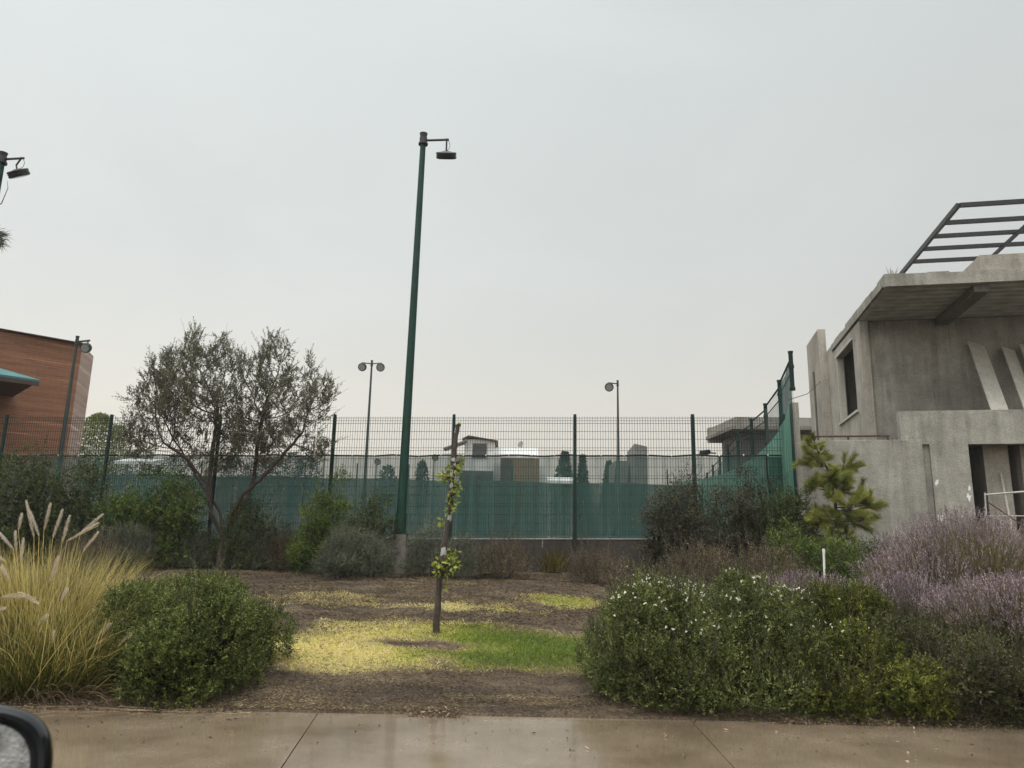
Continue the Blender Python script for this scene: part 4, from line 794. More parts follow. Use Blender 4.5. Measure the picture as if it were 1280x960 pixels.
# small pine
def needles(lb, c, dirn, L, n, spread, R0=.5):
    D = nrm(np.array(dirn)+RNG.normal(size=(n, 3))*spread); P = np.repeat(np.array(c)[None], n, 0)+RNG.normal(size=(n, 3))*L*.25
    lb.blades(P, D, L*RNG.uniform(.7, 1.2, n), .0085, np.clip(R0+RNG.normal(size=n)*.22, 0, 1), .25, 2)
def small_pine():
    PY = 14.4; q = lambda u, v, d=0: at(u, v, PY+d); b = q(1051, 722); b[2] = gz(b[0], b[1])
    t = thing('small_pine', 'young pine with soft yellow green needle tufts before the concrete wall', 'tree', b)
    tr = [b-[0, 0, .05], q(1050, 690), q(1048, 660), q(1044, 630), q(1040, 605), q(1034, 585), q(1024, 568), q(1018, 553)]
    mb = MB(); mb.tube(tr, [.05, .042, .036, .03, .026, .02, .014, .007], 9); mb.build('trunk', 'bark', t, True)
    tf = [(1018, 556, 7, 0), (1014, 570, 8, -.1), (1024, 565, 8, .1), (1030, 574, 8, 0), (1012, 580, 7, .1), (1020, 577, 7, 0), (1038, 596, 11, -.15), (1030, 604, 11, .15), (1046, 605, 11, .1), (1052, 591, 7, 0), (1063, 582, 7, -.05), (1068, 584, 5, 0), (1044, 618, 11, -.2), (1056, 614, 9, .2), (1055, 603, 7, 0), (1018, 606, 6, 0), (1012, 608, 5, 0),
          (1065, 635, 11, -.2), (1076, 628, 11, .1), (1088, 630, 9, 0), (1093, 634, 7, -.1), (1090, 648, 8, .1), (1080, 650, 9, -.1), (1068, 650, 11, .2), (1056, 640, 12, -.1), (1030, 642, 11, .2), (1020, 648, 9, -.1), (1014, 655, 8, 0), (1028, 658, 10, .1), (1042, 650, 12, -.2), (1050, 664, 11, .2), (1036, 672, 10, 0), (1060, 672, 8, 0), (1044, 690, 11, -.1), (1056, 692, 10, .1), (1034, 690, 9, 0), (1048, 706, 10, 0)]
    lv = LB(); st = LB(); T = np.array(tr)
    segs = np.concatenate([np.linspace(T[i], T[i+1], 8) for i in range(len(T)-1)])
    for u, v, r_, d in tf:
        c = q(u, v, d); c = c-[0, 0, 0]; m = PY/F; below = segs[segs[:, 2] < c[2]-.03]; j = below[np.argmin(np.linalg.norm(below-c, axis=1))] if len(below) else segs[0]
        mid = (j+c)/2-[0, 0, .03]; st.sticks(np.array([j, mid]), np.array([mid, c]), [.012, .009], [.009, .006]); dr = nrm(c-j)*.6+np.array([0, 0, .7])
        for _ in range(8):
            e = c+RNG.normal(size=3)*r_*m*np.array([.9, .9, .7])+np.array([0, 0, r_*m*.25]); o = mid+(c-mid)*RNG.uniform(.2, .9); st.sticks(o[None], e[None], .006, .004); dd = nrm(e-o); kk = max(4, int(np.linalg.norm(e-o)/.014)); tt = np.repeat(np.linspace(.3, 1.05, kk), 12)
            Pn = o+(e-o)*tt[:, None]; An = RNG.normal(size=Pn.shape); Rn = nrm(An-dd*(An@dd)[:, None]); hue = RNG.uniform(.3, .95)
            lv.blades(Pn, dd*.75+Rn*.65+np.array([0, 0, .2]), RNG.uniform(.085, .15, len(Pn)), .005, np.clip(hue+RNG.normal(size=len(Pn))*.15, 0, 1), .2, 2)
    st.build('branches', 'bark', t); lv.build('needles', 'pine', t)
small_pine()
# tree just outside the left edge: two of its branch ends reach into view
def edge_tree():
    y = 9.0; b = at(-170, 700, y); b[2] = gz(b[0], b[1]); t = thing('edge_tree', 'sparse tree outside the left edge, only two branch tips in view', 'tree', b)
    top = at(-150, 180, y); mid = at(-165, 420, y); mb = MB(); mb.tube([b-[0, 0, .1], mid, top], [.09, .06, .03], 9)
    for a_, pl_ in ((.75, [(-110, 330), (-40, 285), (2, 254), (10, 235), (9, 226)]), (.6, [(-100, 350), (-45, 310), (-5, 293), (6, 296)])):
        s_ = b*(1-a_)+top*a_; mb.tube([s_]+[at(u, v, y) for u, v in pl_], [.03, .02, .012, .006, .004, .002][:len(pl_)+1], 6)
    mb.build('trunk', 'bark', t, True); lb = LB()
    for u, v, dr in ((-4, 292, (1, 0, .1)), (0, 296, (.9, 0, -.2)), (-8, 298, (.5, 0, -.9)), (-14, 290, (.8, 0, .3)), (-2, 300, (.6, 0, -.8)), (-30, 300, (.6, 0, -.3)), (-60, 310, (.3, 0, .5)), (-120, 200, (0, 0, 1)), (-150, 260, (-.5, 0, .5))): needles(lb, at(u, v, y), dr, .13, 40, .5, .4)
    lb.build('foliage', 'dark_shrub', t)
edge_tree()
# far trees
def far_tree(label, u, v0, v1, wpx, y, mat='far_tree', n=900, conic=False, group='distant trees', zb=1.5, ls=.3):
    n = int(n*4); wpx = wpx*(1.75 if conic else 1.3); ls = ls*.7
    top = at(u, v0, y); s_ = y/F; Ht = top[2]-zb; t = thing('far_tree', label, 'tree', (top[0], y, zb), group)
    mb = MB(); mb.tube([(top[0], y, zb), (top[0], y, zb+Ht*.8)], [.16*s_*9, .04*s_*9], 7); mb.build('trunk', 'bark', t)
    c0 = zb+Ht*(.1 if conic else .35); h = RNG.random(n)**(.9 if conic else .7); z = c0+(top[2]-c0)*h
    prof = (1-h)*1.0+.05 if conic else np.sqrt(np.clip(1-((h-.45)/.56)**2, 0, 1)); a_ = RNG.random(n)*6.283; lump = .6+.75*fbm(a_*1.2, h*5, int(abs(u)))
    r_ = wpx*.5*s_*prof*lump*RNG.random(n)**.62; P = np.stack([top[0]+r_*np.cos(a_), y+r_*np.sin(a_), z], 1); D = np.stack([np.cos(a_), np.sin(a_), .4+0*a_], 1)+RNG.normal(size=P.shape)*.5
    lb = LB(); lb.leaves(P, D, ls*s_*26*RNG.uniform(.6, 1.3, n), ls*s_*15*RNG.uniform(.6, 1.3, n), RNG.random(n)); lb.build('crown', mat, t)
far_tree('dark conifer behind the court, left of the fence post, the broad one', 706, 566, 603, 44, 70, conic=True, ls=.22)
far_tree('dark narrow conifer just right of the fence post behind the court', 728, 570, 603, 20, 70, conic=True, ls=.22)
far_tree('dark conifer standing alone left of the single lamp pole', 761, 578, 604, 22, 72, conic=True, ls=.22)
far_tree('small round crowned tree on a thin stem, far beyond the net', 528, 577, 606, 13, 90, n=300, ls=.2)
far_tree('small bushy distant tree beside the pole with two lamps', 485, 583, 606, 20, 90, n=300, ls=.2)
for u, v, w_, lab in ((385, 572, 34, 'hazy distant tree right of the branching tree crown'), (365, 566, 30, 'hazy distant tree seen between the right branches of the branching tree'), (330, 572, 40, 'hazy distant tree behind the middle of the branching tree'), (295, 574, 36, 'hazy distant tree behind the trunk fork of the branching tree'), (222, 568, 44, 'hazy distant tree behind the left lower branches'), (178, 562, 36, 'hazy distant tree above the long white shelter roof')):
    far_tree(lab, u, v, 606, w_, 95, n=500, ls=.16)
far_tree('pale green feathery tree right of the brick building', 126, 518, 600, 46, 42, 'far_pale', 1800, ls=.17, group=None)
far_tree('pale green thin tree between a fence post and the branching tree', 152, 533, 600, 28, 44, 'far_pale', 700, ls=.15, group=None)
# ------------------------------------------------------------------ planting along the fence
def lobe(u, v, ru, rv, y, ry=None):
    c = at(u, v, y); s_ = y/F*1.03; return (tuple(c), (ru*s_, (ry or ru*s_*.8), rv*s_))
def low(u, v, ru, rv, y, ry=None):
    """a lobe standing on the ground whose top is at v - rv"""
    c = at(u, v, y); s_ = y/F*1.03; top = c[2]+rv*s_; g_ = float(gz(c[0], y)); return ((c[0], y, g_+.0), (ru*s_, (ry or ru*s_*.8), max(.1, top-g_)))
SH = lambda *a, **k: shrub(*a, **k)
def SHF(*a, **k):
    k.setdefault('clumps', 16); k.setdefault('crad', (.1, .24)); k.setdefault('p', 1.9); k.setdefault('bump', .34); return shrub(*a, **k)
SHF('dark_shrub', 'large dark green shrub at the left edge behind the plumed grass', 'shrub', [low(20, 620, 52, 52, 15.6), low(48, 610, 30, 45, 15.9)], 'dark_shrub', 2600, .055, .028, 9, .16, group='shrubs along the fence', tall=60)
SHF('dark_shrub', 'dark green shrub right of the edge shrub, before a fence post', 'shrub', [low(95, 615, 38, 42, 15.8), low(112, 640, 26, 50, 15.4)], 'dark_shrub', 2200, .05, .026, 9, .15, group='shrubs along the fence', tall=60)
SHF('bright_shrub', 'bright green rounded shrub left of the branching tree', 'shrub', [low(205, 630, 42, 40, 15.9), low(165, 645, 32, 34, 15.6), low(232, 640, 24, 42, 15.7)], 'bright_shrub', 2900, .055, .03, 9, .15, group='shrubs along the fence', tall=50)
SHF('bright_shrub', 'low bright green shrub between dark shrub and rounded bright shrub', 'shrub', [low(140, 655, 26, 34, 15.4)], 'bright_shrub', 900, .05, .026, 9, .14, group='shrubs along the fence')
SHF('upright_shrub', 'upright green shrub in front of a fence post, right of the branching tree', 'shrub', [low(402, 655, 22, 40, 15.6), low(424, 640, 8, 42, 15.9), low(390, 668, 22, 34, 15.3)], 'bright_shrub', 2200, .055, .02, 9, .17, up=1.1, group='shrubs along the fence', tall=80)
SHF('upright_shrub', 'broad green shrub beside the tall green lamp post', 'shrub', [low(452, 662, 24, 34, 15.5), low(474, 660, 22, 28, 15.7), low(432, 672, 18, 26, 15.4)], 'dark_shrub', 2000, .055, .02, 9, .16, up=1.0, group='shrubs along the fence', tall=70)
SHF('dark_shrub', 'dim dark shrub behind the fork of the branching tree', 'shrub', [low(320, 655, 44, 28, 15.9)], 'dark_shrub', 1500, .05, .026, 8, .15, group='shrubs along the fence', tall=30)
for lab, u, v, ru, rv, y, mt, n_ in (('low grey green plant left of the concrete plinth', 455, 695, 36, 24, 14.9, 'grey_shrub', 1500), ('low grey plant below the upright green shrub', 421, 702, 18, 22, 14.6, 'grey_shrub', 800),
        ('low grey green plant just right of the concrete plinth', 537, 692, 27, 24, 15.2, 'grey_shrub', 1300), ('low grey green plant behind the bare stemmed young tree', 577, 700, 24, 17, 15.0, 'grey_shrub', 1100), ('low grey green plant below the bright rounded shrub', 215, 690, 40, 22, TY+.7, 'grey_shrub', 1500),
        ('low grey green plant at left of the bed, below the low bright shrub', 150, 688, 34, 24, 15.0, 'grey_shrub', 1300)):
    SHF('grey_plant', lab, 'plant', [low(u, v, ru, rv, y)], mt, n_, .045, .008, 12, .17, up=.9, group='low grey plants along the fence', tall=40, jit=.4)
for lab, u, v, ru, rv, y, n_ in (('dry brown weeds at the foot of the branching tree, right side', 335, 698, 40, 20, TY+.75, 1300), ('dry brown weeds right of the tree trunk, near the grey plant', 378, 702, 26, 16, TY+.3, 800), ('dry brown weeds at the left foot of the branching tree', 240, 702, 24, 14, TY+.6, 700),
        ('dry brown weeds between the young tree and the fence post', 628, 705, 32, 18, 15.1, 1100), ('dry brown weeds right of the fence post before the bare wall', 742, 712, 28, 14, 14.8, 900), ('thin dry weeds at the left end of the bare ground', 110, 700, 40, 20, 14.4, 900)):
    SH('dry_weeds', lab, 'weed', [low(u, v, ru, rv, y)], 'dry_weed', n_, .05, .009, 10, .2, up=1.1, group='dry weeds along the fence', tall=120, jit=.5, core=False)
for lab, u, v, ru, rv, n_, mt in (('grey brown weeds before the bright shrub, left of the tree foot', 185, 694, 34, 20, 1000, 'dry_weed'), ('dull grey green weeds right of the tree foot', 318, 694, 22, 20, 900, 'grey_shrub'), ('brown weeds between the tree and the upright green shrub', 356, 696, 24, 20, 1000, 'dry_weed'), ('pale weeds close to the left side of the tree foot', 240, 698, 22, 15, 700, 'grey_shrub')):
    SH('border_weeds', lab, 'weed', [low(u, v, ru, rv, TY-.05, .3)], mt, n_, .05, .009, 10, .18, up=1.0, group='weeds at the foot of the branching tree', tall=130, jit=.55, core=False, p=1.8, bump=.4)
# grass clump with feathery tops by the wall
t = thing('grass_clump', 'tan upright grass clump with pinkish tops left of the fence post', 'grass', gnd(692, 714)); gb = gnd(692, 714); lb = LB(); n = 800
P = gb+np.stack([RNG.normal(size=n)*.11, RNG.normal(size=n)*.09, np.zeros(n)-.01], 1); D = RNG.normal(size=(n, 3))*.3; D[:, 2] = 1; lb.blades(P, D, RNG.uniform(.3, .62, n), .013, RNG.random(n)*.42, .5, 4); lb.build('blades', 'straw_blade', t)
lb = LB(); n = 9; P = gb+np.stack([RNG.normal(size=n)*.12, RNG.normal(size=n)*.06, np.full(n, .4)+RNG.random(n)*.12], 1)
for k in range(40): lb.leaves(P+np.array([0, 0, 1])*RNG.uniform(0, .16, (n, 1)), np.array([.1, 0, 1])+RNG.normal(size=(n, 3))*.35, .05, .008, RNG.random(n))
lb.build('plumes', 'plume', t)
# big brown green shrubs right of the bare wall
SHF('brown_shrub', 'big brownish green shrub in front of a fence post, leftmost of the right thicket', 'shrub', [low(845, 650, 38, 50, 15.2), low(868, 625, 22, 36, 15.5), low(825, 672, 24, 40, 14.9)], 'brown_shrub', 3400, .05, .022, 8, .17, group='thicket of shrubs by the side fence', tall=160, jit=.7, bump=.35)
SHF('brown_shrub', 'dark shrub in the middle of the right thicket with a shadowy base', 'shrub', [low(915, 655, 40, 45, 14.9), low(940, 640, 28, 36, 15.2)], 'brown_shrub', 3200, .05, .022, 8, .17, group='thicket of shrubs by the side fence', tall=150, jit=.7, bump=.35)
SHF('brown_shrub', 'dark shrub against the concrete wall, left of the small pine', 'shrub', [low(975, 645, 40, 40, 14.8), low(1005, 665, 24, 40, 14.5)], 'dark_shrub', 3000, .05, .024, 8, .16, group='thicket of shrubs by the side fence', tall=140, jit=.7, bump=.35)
SH('long_leaf_plant', 'green long leaved plant below the small pine, behind the white stake', 'plant', [low(990, 695, 30, 32, 13.0), low(1045, 705, 40, 22, 13.2)], 'bright_shrub', 900, .1, .017, 9, .2, up=.9, tall=60)
SH('long_leaf_plant', 'dark broken row of leafy tips at the foot of the concrete wall', 'plant', [low(1085, 700, 34, 18, 13.8), low(1120, 705, 22, 20, 13.8)], 'dark_shrub', 900, .07, .02, 9, .18, up=1.0, tall=60)
SH('dry_weeds', 'rusty brown dry weeds behind the white flowered hedge', 'weed', [low(880, 712, 50, 26, 12.4, .6), low(960, 718, 50, 24, 12.2, .6)], 'dry_weed', 2200, .045, .012, 9, .18, up=1.0, tall=220, jit=.6, core=False)
SH('dry_weeds', 'thin pale weeds leaning left of the white flowered hedge top', 'weed', [low(790, 725, 34, 16, 10.8, .4)], 'dry_weed', 600, .045, .01, 9, .16, up=1.0, tall=60, jit=.6, core=False)
# white stake
p = at(1030, 735, 10.4); t = thing('white_stake', 'thin white plastic pipe stake standing among the lavender', 'stake', (p[0], 10.4, p[2]-.5)); q = at(1029.5, 687, 10.4); mb = MB(); mb.tube([p-[0, 0, .5], q], .015, 10); mb.build('pipe', 'white_plastic', t, True)
mb = MB(); mb.tube([q-[0, 0, .05], q+[0, 0, .0]], .019, 10); mb.tube([q, q+[0, 0, .012]], .016, 10); mb.build('collar', 'white_plastic', t, True)
# ------------------------------------------------------------------ front hedges
def box_lobe(x0, x1, y0_, y1_, zt): return (((x0+x1)/2, (y0_+y1_)/2, 0.0), ((x1-x0)/2, (y1_-y0_)/2, zt))
FB = WALK-.07
SH('hedge', 'dense dark green hedge at left beside the tall yellow grass', 'hedge', [box_lobe(-3.25, -2.28, FB+.02, 8.3, .74), box_lobe(-3.75, -2.7, FB+.35, 8.6, .8)], 'hedge', 18500, .033, .013, 9, .085, up=.55, p=3.2, bump=.16, jit=.6, lo=.8, stems=110, tall=600, clumps=44)
SH('hedge', 'green hedge dotted with small white flowers, right of the grass path', 'hedge', [box_lobe(.88, 2.0, FB+.06, 8.7, .84), box_lobe(1.3, 2.9, FB+.04, 9.2, .89)], 'hedge_soft', 21500, .037, .011, 10, .1, up=.75, p=2.9, bump=.2, jit=.65, lo=.76, stems=120, flowers=(430, .0165, .2, lambda P: (P[:, 2] > .55) & ((P[:, 2] > .8) | (RNG.random(len(P)) < .35))), tall=1500, clumps=52)
SH('hedge', 'yellow green hedge between the white flowered hedge and the lavender', 'hedge', [box_lobe(2.3, 3.75, FB+.04, 9.0, .78)], 'hedge_lime', 10500, .037, .013, 9, .09, up=.6, p=2.9, bump=.22, jit=.65, lo=.76, stems=70, flowers=(40, .013, .3, lambda P: (P[:, 2] > .6) & (P[:, 0] < 3.1)), tall=600, clumps=26)
SH('hedge', 'grey green dusty hedge below the lavender at the right edge', 'hedge', [box_lobe(3.3, 4.7, FB+.02, 8.4, .62), box_lobe(4.2, 5.9, FB+.02, 8.4, .66)], 'hedge_grey', 12500, .044, .012, 10, .11, up=.85, p=2.9, bump=.22, jit=.65, lo=.76, stems=90, tall=900, clumps=40)
# lavender
def lavender(label, cx, cy, rx, ry, zlo, hlen, n, seed=1):
    g0 = float(gz(cx, cy)); t = thing('lavender', label, 'lavender', (cx, cy, g0), 'lavender plants'); lb = LB(); fl = LB()
    a_ = RNG.random(n)*6.283; r_ = np.sqrt(RNG.random(n)); x = cx+r_*rx*np.cos(a_)*.75; y = cy+r_*ry*np.sin(a_)*.75
    base_ = np.stack([x, y, gz(x, y)+zlo*(1-.45*r_**2)], 1); D = np.stack([np.cos(a_)*r_*.45, np.sin(a_)*r_*.3, np.ones(n)], 1)+RNG.normal(size=(n, 3))*.16; D = nrm(D)
    L = hlen*RNG.uniform(.65, 1.2, n); tip = lb.blades(base_, D, L, .007, RNG.random(n), .12, 3); e_ = RNG.integers(0, n, n//2); lb.blades(base_[e_], D[e_]+RNG.normal(size=(len(e_), 3))*.2, L[e_]*.95, .007, RNG.random(len(e_)), .2, 3)
    tip = base_ + D*L[:, None]; ax = nrm(D+RNG.normal(size=D.shape)*.12)
    rv = np.clip(RNG.random(n)*.8+.1, 0, 1); hl = RNG.uniform(.05, .1, n)
    for k in range(6):
        A = RNG.normal(size=D.shape); rad_ = nrm(A-ax*np.sum(A*ax, 1, keepdims=True)); P = tip+ax*(hl*(k/5.))[:, None]-ax*.06; fl.leaves(P, ax*1.0+rad_*.6, .022, .01, np.clip(rv+RNG.normal(size=n)*.15, 0, 1))
    m = n; C = np.stack([cx+np.sqrt(RNG.random(m))*rx*np.cos(a_), cy+np.sqrt(RNG.random(m))*ry*np.sin(a_), np.zeros(m)], 1); C[:, 2] = gz(C[:, 0], C[:, 1])+RNG.random(m)**.6*zlo
    lf = LB(); lf.sprigs(C, np.stack([np.cos(a_)*.4, np.sin(a_)*.4, np.ones(m)], 1)+RNG.normal(size=(m, 3))*.4, .16, 9, .045, .006, .5)
    lf.build('foliage', 'hedge_grey', t); lb.build('stalk', 'lav_stem', t); fl.build('flower', 'lav_flower', t)
lavender('big lavender at the right edge, reaching highest before the house opening', 5.45, 9.3, .95, .9, .8, .62, 2300)
lavender('lavender in front of the grey wall, left of the highest one', 4.75, 9.1, .6, .7, .5, .52, 1500)
lavender('lavender spilling over the grey green hedge at the right edge', 4.95, 7.55, 1.05, .75, .56, .4, 2600)
lavender('lavender beside the yellow green hedge, lower than its neighbours', 4.2, 8.5, .5, .6, .4, .4, 1300)
lavender('small purple lavender at the foot of the white stake', 3.6, 9.7, .6, .4, .32, .38, 1100)
# ------------------------------------------------------------------ fountain grass with plumes
def fountain(label, cx, cy, rx, ry, n, Lr, plumes, straw=.75):
    g0 = float(gz(cx, cy)); t = thing('fountain_grass', label, 'grass', (cx, cy, g0), 'plumed fountain grasses')
    a_ = RNG.random(n)*6.283; r_ = np.sqrt(RNG.random(n)); x = cx+r_*rx*np.cos(a_); y = cy+r_*ry*np.sin(a_); P = np.stack([x, y, gz(x, y)-.01], 1)
    D = np.stack([np.cos(a_)*r_*.42, np.sin(a_)*r_*.4, np.ones(n)], 1)+RNG.normal(size=(n, 3))*.19
    L = RNG.uniform(*Lr, n)*1.06; s_ = RNG.random(n) < straw
    lb = LB(); lb.blades(P[s_], D[s_], L[s_], RNG.uniform(.0045, .0095, s_.sum()), RNG.random(s_.sum())**.7, RNG.uniform(.1, 1.0, s_.sum()), 6, curl=0.0); lb.build('straw_blades', 'straw_blade', t)
    s2 = ~s_; lb = LB(); lb.blades(P[s2], D[s2]*[1.25, 1.25, 1], L[s2]*.85, .007, RNG.random(s2.sum()), RNG.uniform(.2, 1.1, s2.sum()), 6, curl=.3); lb.build('green_blades', 'green_blade', t)
    m = n//4; k = RNG.integers(0, n, m); D3 = np.stack([np.cos(a_[k])*1.1+.25, np.sin(a_[k])*.9-.2, .6+0*a_[k]], 1)+RNG.normal(size=(m, 3))*.25
    lb = LB(); lb.blades(P[k], D3, RNG.uniform(.3, .75, m), .006, RNG.random(m), .9, 5); lb.build('dead_blades', 'dead_blade', t)
    m = max(14, n//60); k = RNG.integers(0, n, m); D4 = np.stack([RNG.uniform(-.3, 1.1, m), RNG.uniform(-.7, .3, m), RNG.uniform(.6, 1.2, m)], 1); lb = LB(); lb.blades(P[k], D4, RNG.uniform(.8, 1.35, m), .0055, RNG.uniform(.5, 1, m), .35, 8); lb.build('stray_blades', 'straw_blade', t)
    stl = LB()
    for (tipu, tipv, botu, botv, dy, bend) in plumes:
        yy = cy+dy; tip = at(tipu, tipv, yy); bot = at(botu, botv, yy); root = np.array([cx+(bot[0]-cx)*.35, cy+dy*.4, g0]); bot = bot-(tip-bot)*.35; d = tip-bot; Lp = np.linalg.norm(d)
        pl_ = t_plume = LB(); nn = int(330*max(.5, Lp/.25)); q = RNG.random(nn); side = np.array([.3, 0, -1.])*bend
        C = bot+d*q[:, None]+side*(np.sin(q*1.5)**2*Lp*.25)[:, None]; A = RNG.normal(size=(nn, 3)); ax = nrm(d); rad_ = nrm(A-ax*np.sum(A*ax, 1, keepdims=True))
        wd = .011*np.sin(np.pi*np.clip(q*.86+.1, 0, 1))**.7+.006
        pl_.leaves(C, ax*1.0+rad_*.5, wd*2.9, .002, np.clip(RNG.random(nn)*.6+q*.4, 0, 1)); pl_.build('plume', 'plume', t)
        m1 = root*.5+bot*.5+np.array([0, 0, .1]); stl.sticks(np.array([root, m1, bot]), np.array([m1, bot, tip]), .0035, .0025, .8)
    if stl.n: stl.build('stalk', 'straw_blade', t)
fountain('tall yellow fountain grass clump with upright plumes at the left edge', -4.45, 7.75, .52, .5, 3600, (.8, 1.15),
    [(33, 627, 40, 660, .1, 0), (38, 640, 46, 662, .0, 0), (63, 630, 57, 655, .1, 0), (78, 638, 69, 664, .0, 0), (27, 643, 24, 658, .1, 0), (87, 645, 80, 670, -.1, 0), (123, 657, 94, 671, 0, -.3), (128, 645, 108, 660, .15, -.2), (122, 666, 108, 684, .1, 0), (-2, 665, 12, 681, .1, 0), (19, 665, 20, 683, .1, 0), (29, 674, 27, 695, -.1, 0), (72, 695, 66, 720, -.45, .2)])
fountain('yellow fountain grass clump leaning over the dark hedge, right of the taller clump', -3.78, 7.4, .32, .42, 1700, (.45, .82), [(137, 775, 130, 790, -.5, 1), (163, 790, 152, 803, -.55, .8), (83, 735, 78, 748, -.4, .4)])
fountain('greener fountain grass by the pavement with drooping plumes at the left edge', -4.2, 6.98, .75, .3, 3600, (.4, .85), [(2, 705, 9, 720, -.1, .6), (28, 740, 8, 745, -.15, .8), (46, 748, 28, 742, -.1, .9), (5, 758, -8, 764, -.2, .6), (58, 766, 50, 778, -.15, .8), (68, 790, 66, 802, -.2, 0)], .3)
fountain('fountain grass clump behind, mostly outside the left edge', -5.3, 7.7, .5, .5, 1600, (.7, 1.1), [(-8, 690, 4, 700, -.1, .5)])
# ------------------------------------------------------------------ car wing mirror at the lower left
def wing_mirror():
    y = .8; c = at(-99, 1002, y); s_ = np.linalg.norm(c-CP)/F/1.22; hw, hh = 124*s_, 98*s_
    f = nrm(c-CP+np.array([-.0, .25, 0.05])); rt_ = nrm(np.cross(f, [0, 0, 1])); up_ = np.cross(rt_, f); n_ = 56
    t = thing('wing_mirror', 'dark rounded wing mirror of a car at the lower left corner', 'mirror', c)
    def ring(k, dz): return [c+f*dz+rt_*hw*k*math.copysign(abs(math.cos(a_))**.62, math.cos(a_))+up_*hh*k*math.copysign(abs(math.sin(a_))**.62, math.sin(a_)) for a_ in [2*math.pi*i/n_ for i in range(n_)]]
    rings = [ring(.8, .012), ring(.84, -.002), ring(.93, -.008), ring(.985, 0), ring(1.0, .016), ring(.99, .045), ring(.9, .075), ring(.6, .1), ring(.1, .11)]
    mb = MB(); v = [p for r in rings for p in r]; mb.add(v, [(i*n_+k, i*n_+(k+1) % n_, (i+1)*n_+(k+1) % n_, (i+1)*n_+k) for i in range(len(rings)-1) for k in range(n_)]+[tuple((len(rings)-1)*n_+k for k in range(n_))]); mb.build('housing', 'mirror_black', t, True)
    mb = MB(); mb.add(ring(.81, .009), [tuple(range(n_))]); mb.build('glass', 'mirror_glass', t)
    mb = MB(); q = c-rt_*hw*.95+f*.05-up_*hh*.5; mb.tube([q+rt_*.05, q-rt_*.06-up_*.03, q-rt_*.12-up_*.08], [.03, .03, .04], 12); mb.build('arm', 'mirror_black', t, True)
M['mirror_black'] = plain('mirror_black', (.004, .005, .007), .18, var=.1)
def mirror_glass():
    m = new_mat('mirror_glass'); N, L = nodes(m); b = bsdf(m); b.inputs['Metallic'].default_value = 1; b.inputs['Base Color'].default_value = (.62, .63, .63, 1)
    tc = N.new('ShaderNodeTexCoord'); v = N.new('ShaderNodeTexVoronoi'); v.inputs['Scale'].default_value = 260; L.new(tc.outputs['Object'], v.inputs['Vector'])
    n = N.new('ShaderNodeTexNoise'); n.inputs['Scale'].default_value = 45; n.inputs['Detail'].default_value = 3; L.new(tc.outputs['Object'], n.inputs['Vector'])
    r = ramp(N, [(.25, (1, 1, 1)), (.5, (0, 0, 0))]); L.new(v.outputs['Distance'], r.inputs['Fac'])
    bp = N.new('ShaderNodeBump'); bp.inputs['Strength'].default_value = .3; bp.inputs['Distance'].default_value = .002; L.new(r.outputs['Color'], bp.inputs['Height']); L.new(bp.outputs['Normal'], b.inputs['Normal'])
    r2 = ramp(N, [(.35, (.25, .25, .25)), (.65, (.5, .5, .5))]); L.new(n.outputs['Fac'], r2.inputs['Fac']); L.new(r2.outputs['Color'], b.inputs['Roughness'])
    r3 = ramp(N, [(.38, (.2, .2, .2)), (.62, (.5, .5, .49))]); L.new(n.outputs['Fac'], r3.inputs['Fac']); L.new(r3.outputs['Color'], b.inputs['Base Color'])
    return m
M['mirror_glass'] = mirror_glass(); wing_mirror()
# ------------------------------------------------------------------ rain haze
mb = MB(); mb.frame_box((-420, -110, -1.5), (840, 0, 0), (0, 730, 0), (0, 0, 17)); hz = mb.build('haze', None); hz['kind'] = 'stuff'
hm = bpy.data.materials.new('haze'); hm.use_nodes = True; N, L = nodes(hm); N.remove(N['Principled BSDF']); pv = N.new('ShaderNodeVolumePrincipled'); pv.inputs['Density'].default_value = .0007; pv.inputs['Color'].default_value = (.95, .95, .95, 1)
L.new(pv.outputs['Volume'], N['Material Output'].inputs['Volume']); hz.data.materials.append(hm)
# ------------------------------------------------------------------ sky, light, camera
SUN_EL, SUN_AZ = math.radians(62), math.radians(215)     # azimuth clockwise from +Y: behind the camera, to the left
wd = bpy.data.worlds.new('World'); S.world = wd; wd.use_nodes = True; N, L = wd.node_tree.nodes, wd.node_tree.links; bg = N['Background']
tc = N.new('ShaderNodeTexCoord'); sp = N.new('ShaderNodeSeparateXYZ'); L.new(tc.outputs['Generated'], sp.inputs[0])
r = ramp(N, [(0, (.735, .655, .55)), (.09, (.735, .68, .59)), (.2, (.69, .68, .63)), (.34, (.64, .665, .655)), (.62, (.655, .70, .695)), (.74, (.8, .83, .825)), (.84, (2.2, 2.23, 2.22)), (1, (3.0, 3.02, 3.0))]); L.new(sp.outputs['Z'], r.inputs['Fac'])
n = N.new('ShaderNodeTexNoise'); n.inputs['Scale'].default_value = 2.2; n.inputs['Detail'].default_value = 5; n.inputs['Distortion'].default_value = .6
mp = N.new('ShaderNodeMapping'); mp.inputs['Scale'].default_value = (1, 1, 2.2); L.new(tc.outputs['Generated'], mp.inputs['Vector']); L.new(mp.outputs[0], n.inputs['Vector'])
rn = ramp(N, [(.3, (.955, .96, .965)), (.7, (1.035, 1.035, 1.03))]); L.new(n.outputs['Fac'], rn.inputs['Fac'])
m1 = N.new('ShaderNodeMix'); m1.data_type = 'RGBA'; m1.blend_type = 'MULTIPLY'; m1.inputs['Factor'].default_value = 1; L.new(r.outputs['Color'], m1.inputs[6]); L.new(rn.outputs['Color'], m1.inputs[7])
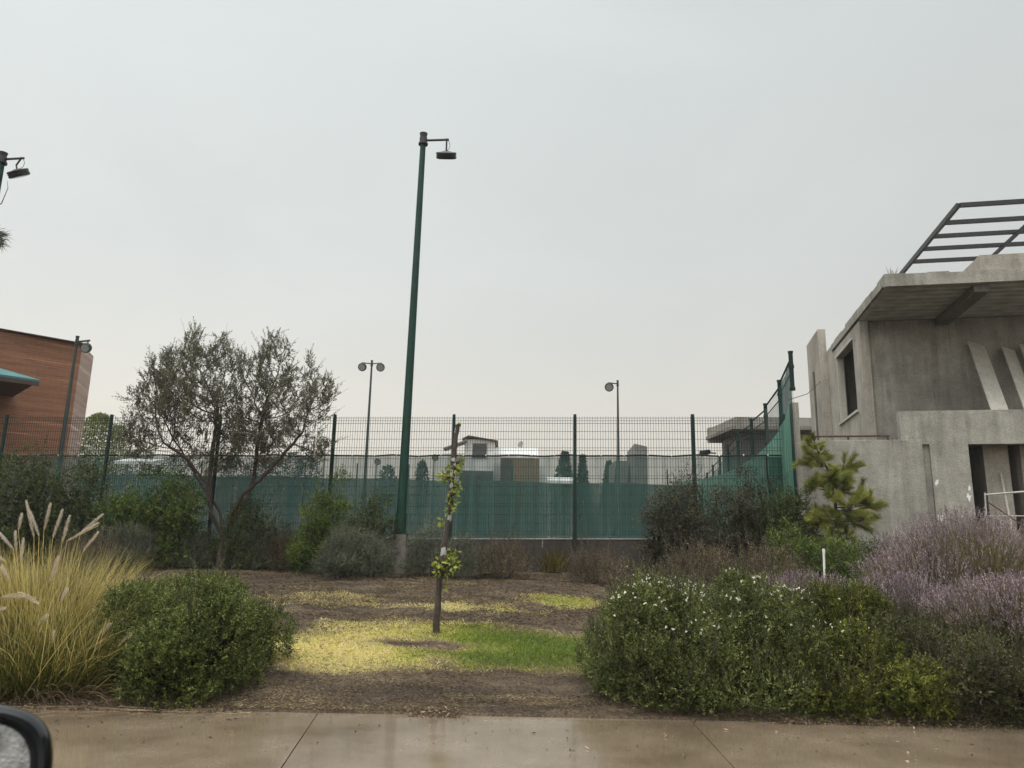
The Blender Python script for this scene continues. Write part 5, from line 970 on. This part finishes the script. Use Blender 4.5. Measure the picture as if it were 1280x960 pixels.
mr = N.new('ShaderNodeMapRange'); mr.inputs['From Min'].default_value = -.6; mr.inputs['From Max'].default_value = .5; mr.inputs['To Min'].default_value = 1.16; mr.inputs['To Max'].default_value = .95; L.new(sp.outputs['X'], mr.inputs['Value'])
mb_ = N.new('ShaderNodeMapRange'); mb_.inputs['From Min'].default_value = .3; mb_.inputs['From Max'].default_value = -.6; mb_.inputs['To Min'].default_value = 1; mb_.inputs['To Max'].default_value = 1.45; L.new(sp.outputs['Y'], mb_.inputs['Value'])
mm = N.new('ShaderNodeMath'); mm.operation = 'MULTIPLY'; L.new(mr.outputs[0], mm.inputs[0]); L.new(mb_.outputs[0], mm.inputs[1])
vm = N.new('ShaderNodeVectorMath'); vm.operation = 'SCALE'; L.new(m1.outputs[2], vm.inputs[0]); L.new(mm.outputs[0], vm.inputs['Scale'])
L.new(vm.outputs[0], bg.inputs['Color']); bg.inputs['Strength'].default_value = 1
sk = N.new('ShaderNodeTexSky'); sk.sky_type = 'NISHITA'; sk.sun_disc = False; sk.sun_elevation = SUN_EL; sk.sun_rotation = SUN_AZ; sk.dust_density = 6; sk.air_density = 1
hs = N.new('ShaderNodeHueSaturation'); hs.inputs['Saturation'].default_value = .12; L.new(sk.outputs[0], hs.inputs['Color'])
b2 = N.new('ShaderNodeBackground'); b2.inputs['Strength'].default_value = .006; L.new(hs.outputs[0], b2.inputs['Color'])
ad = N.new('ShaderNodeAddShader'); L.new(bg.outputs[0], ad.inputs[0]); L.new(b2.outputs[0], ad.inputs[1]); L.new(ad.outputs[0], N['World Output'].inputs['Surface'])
sl_ = bpy.data.lights.new('sun', 'SUN'); sl_.energy = 1.1; sl_.angle = math.radians(30); sl_.color = (1, .96, .9); so_ = bpy.data.objects.new('sun', sl_); COL.objects.link(so_)
so_.rotation_euler = (math.pi/2-SUN_EL, 0, -SUN_AZ+math.pi); so_.location = (0, 0, 30)
cam = bpy.data.cameras.new('camera'); co = bpy.data.objects.new('camera', cam); COL.objects.link(co); S.camera = co
cam.sensor_width = 36; cam.lens = 27; cam.clip_start = .05; cam.clip_end = 2000
from mathutils import Matrix
co.matrix_world = Matrix(((CRT[0], CUP[0], -f0[0], CP[0]), (CRT[1], CUP[1], -f0[1], CP[1]), (CRT[2], CUP[2], -f0[2], CP[2]), (0, 0, 0, 1)))
cam.dof.use_dof = True; cam.dof.focus_distance = 13; cam.dof.aperture_fstop = 8.2
S.view_settings.view_transform = 'Standard'; S.view_settings.look = 'None'; S.view_settings.exposure = 0; S.view_settings.gamma = 1
S.view_settings.use_curve_mapping = False
S.render.engine = 'CYCLES'; S.cycles.use_denoising = True; S.cycles.transparent_max_bounces = 24; S.cycles.max_bounces = 6; S.cycles.diffuse_bounces = 3; S.cycles.caustics_reflective = False; S.cycles.caustics_refractive = False
S.cycles.use_adaptive_sampling = True; S.cycles.adaptive_threshold = .02; S.cycles.sample_clamp_indirect = 4
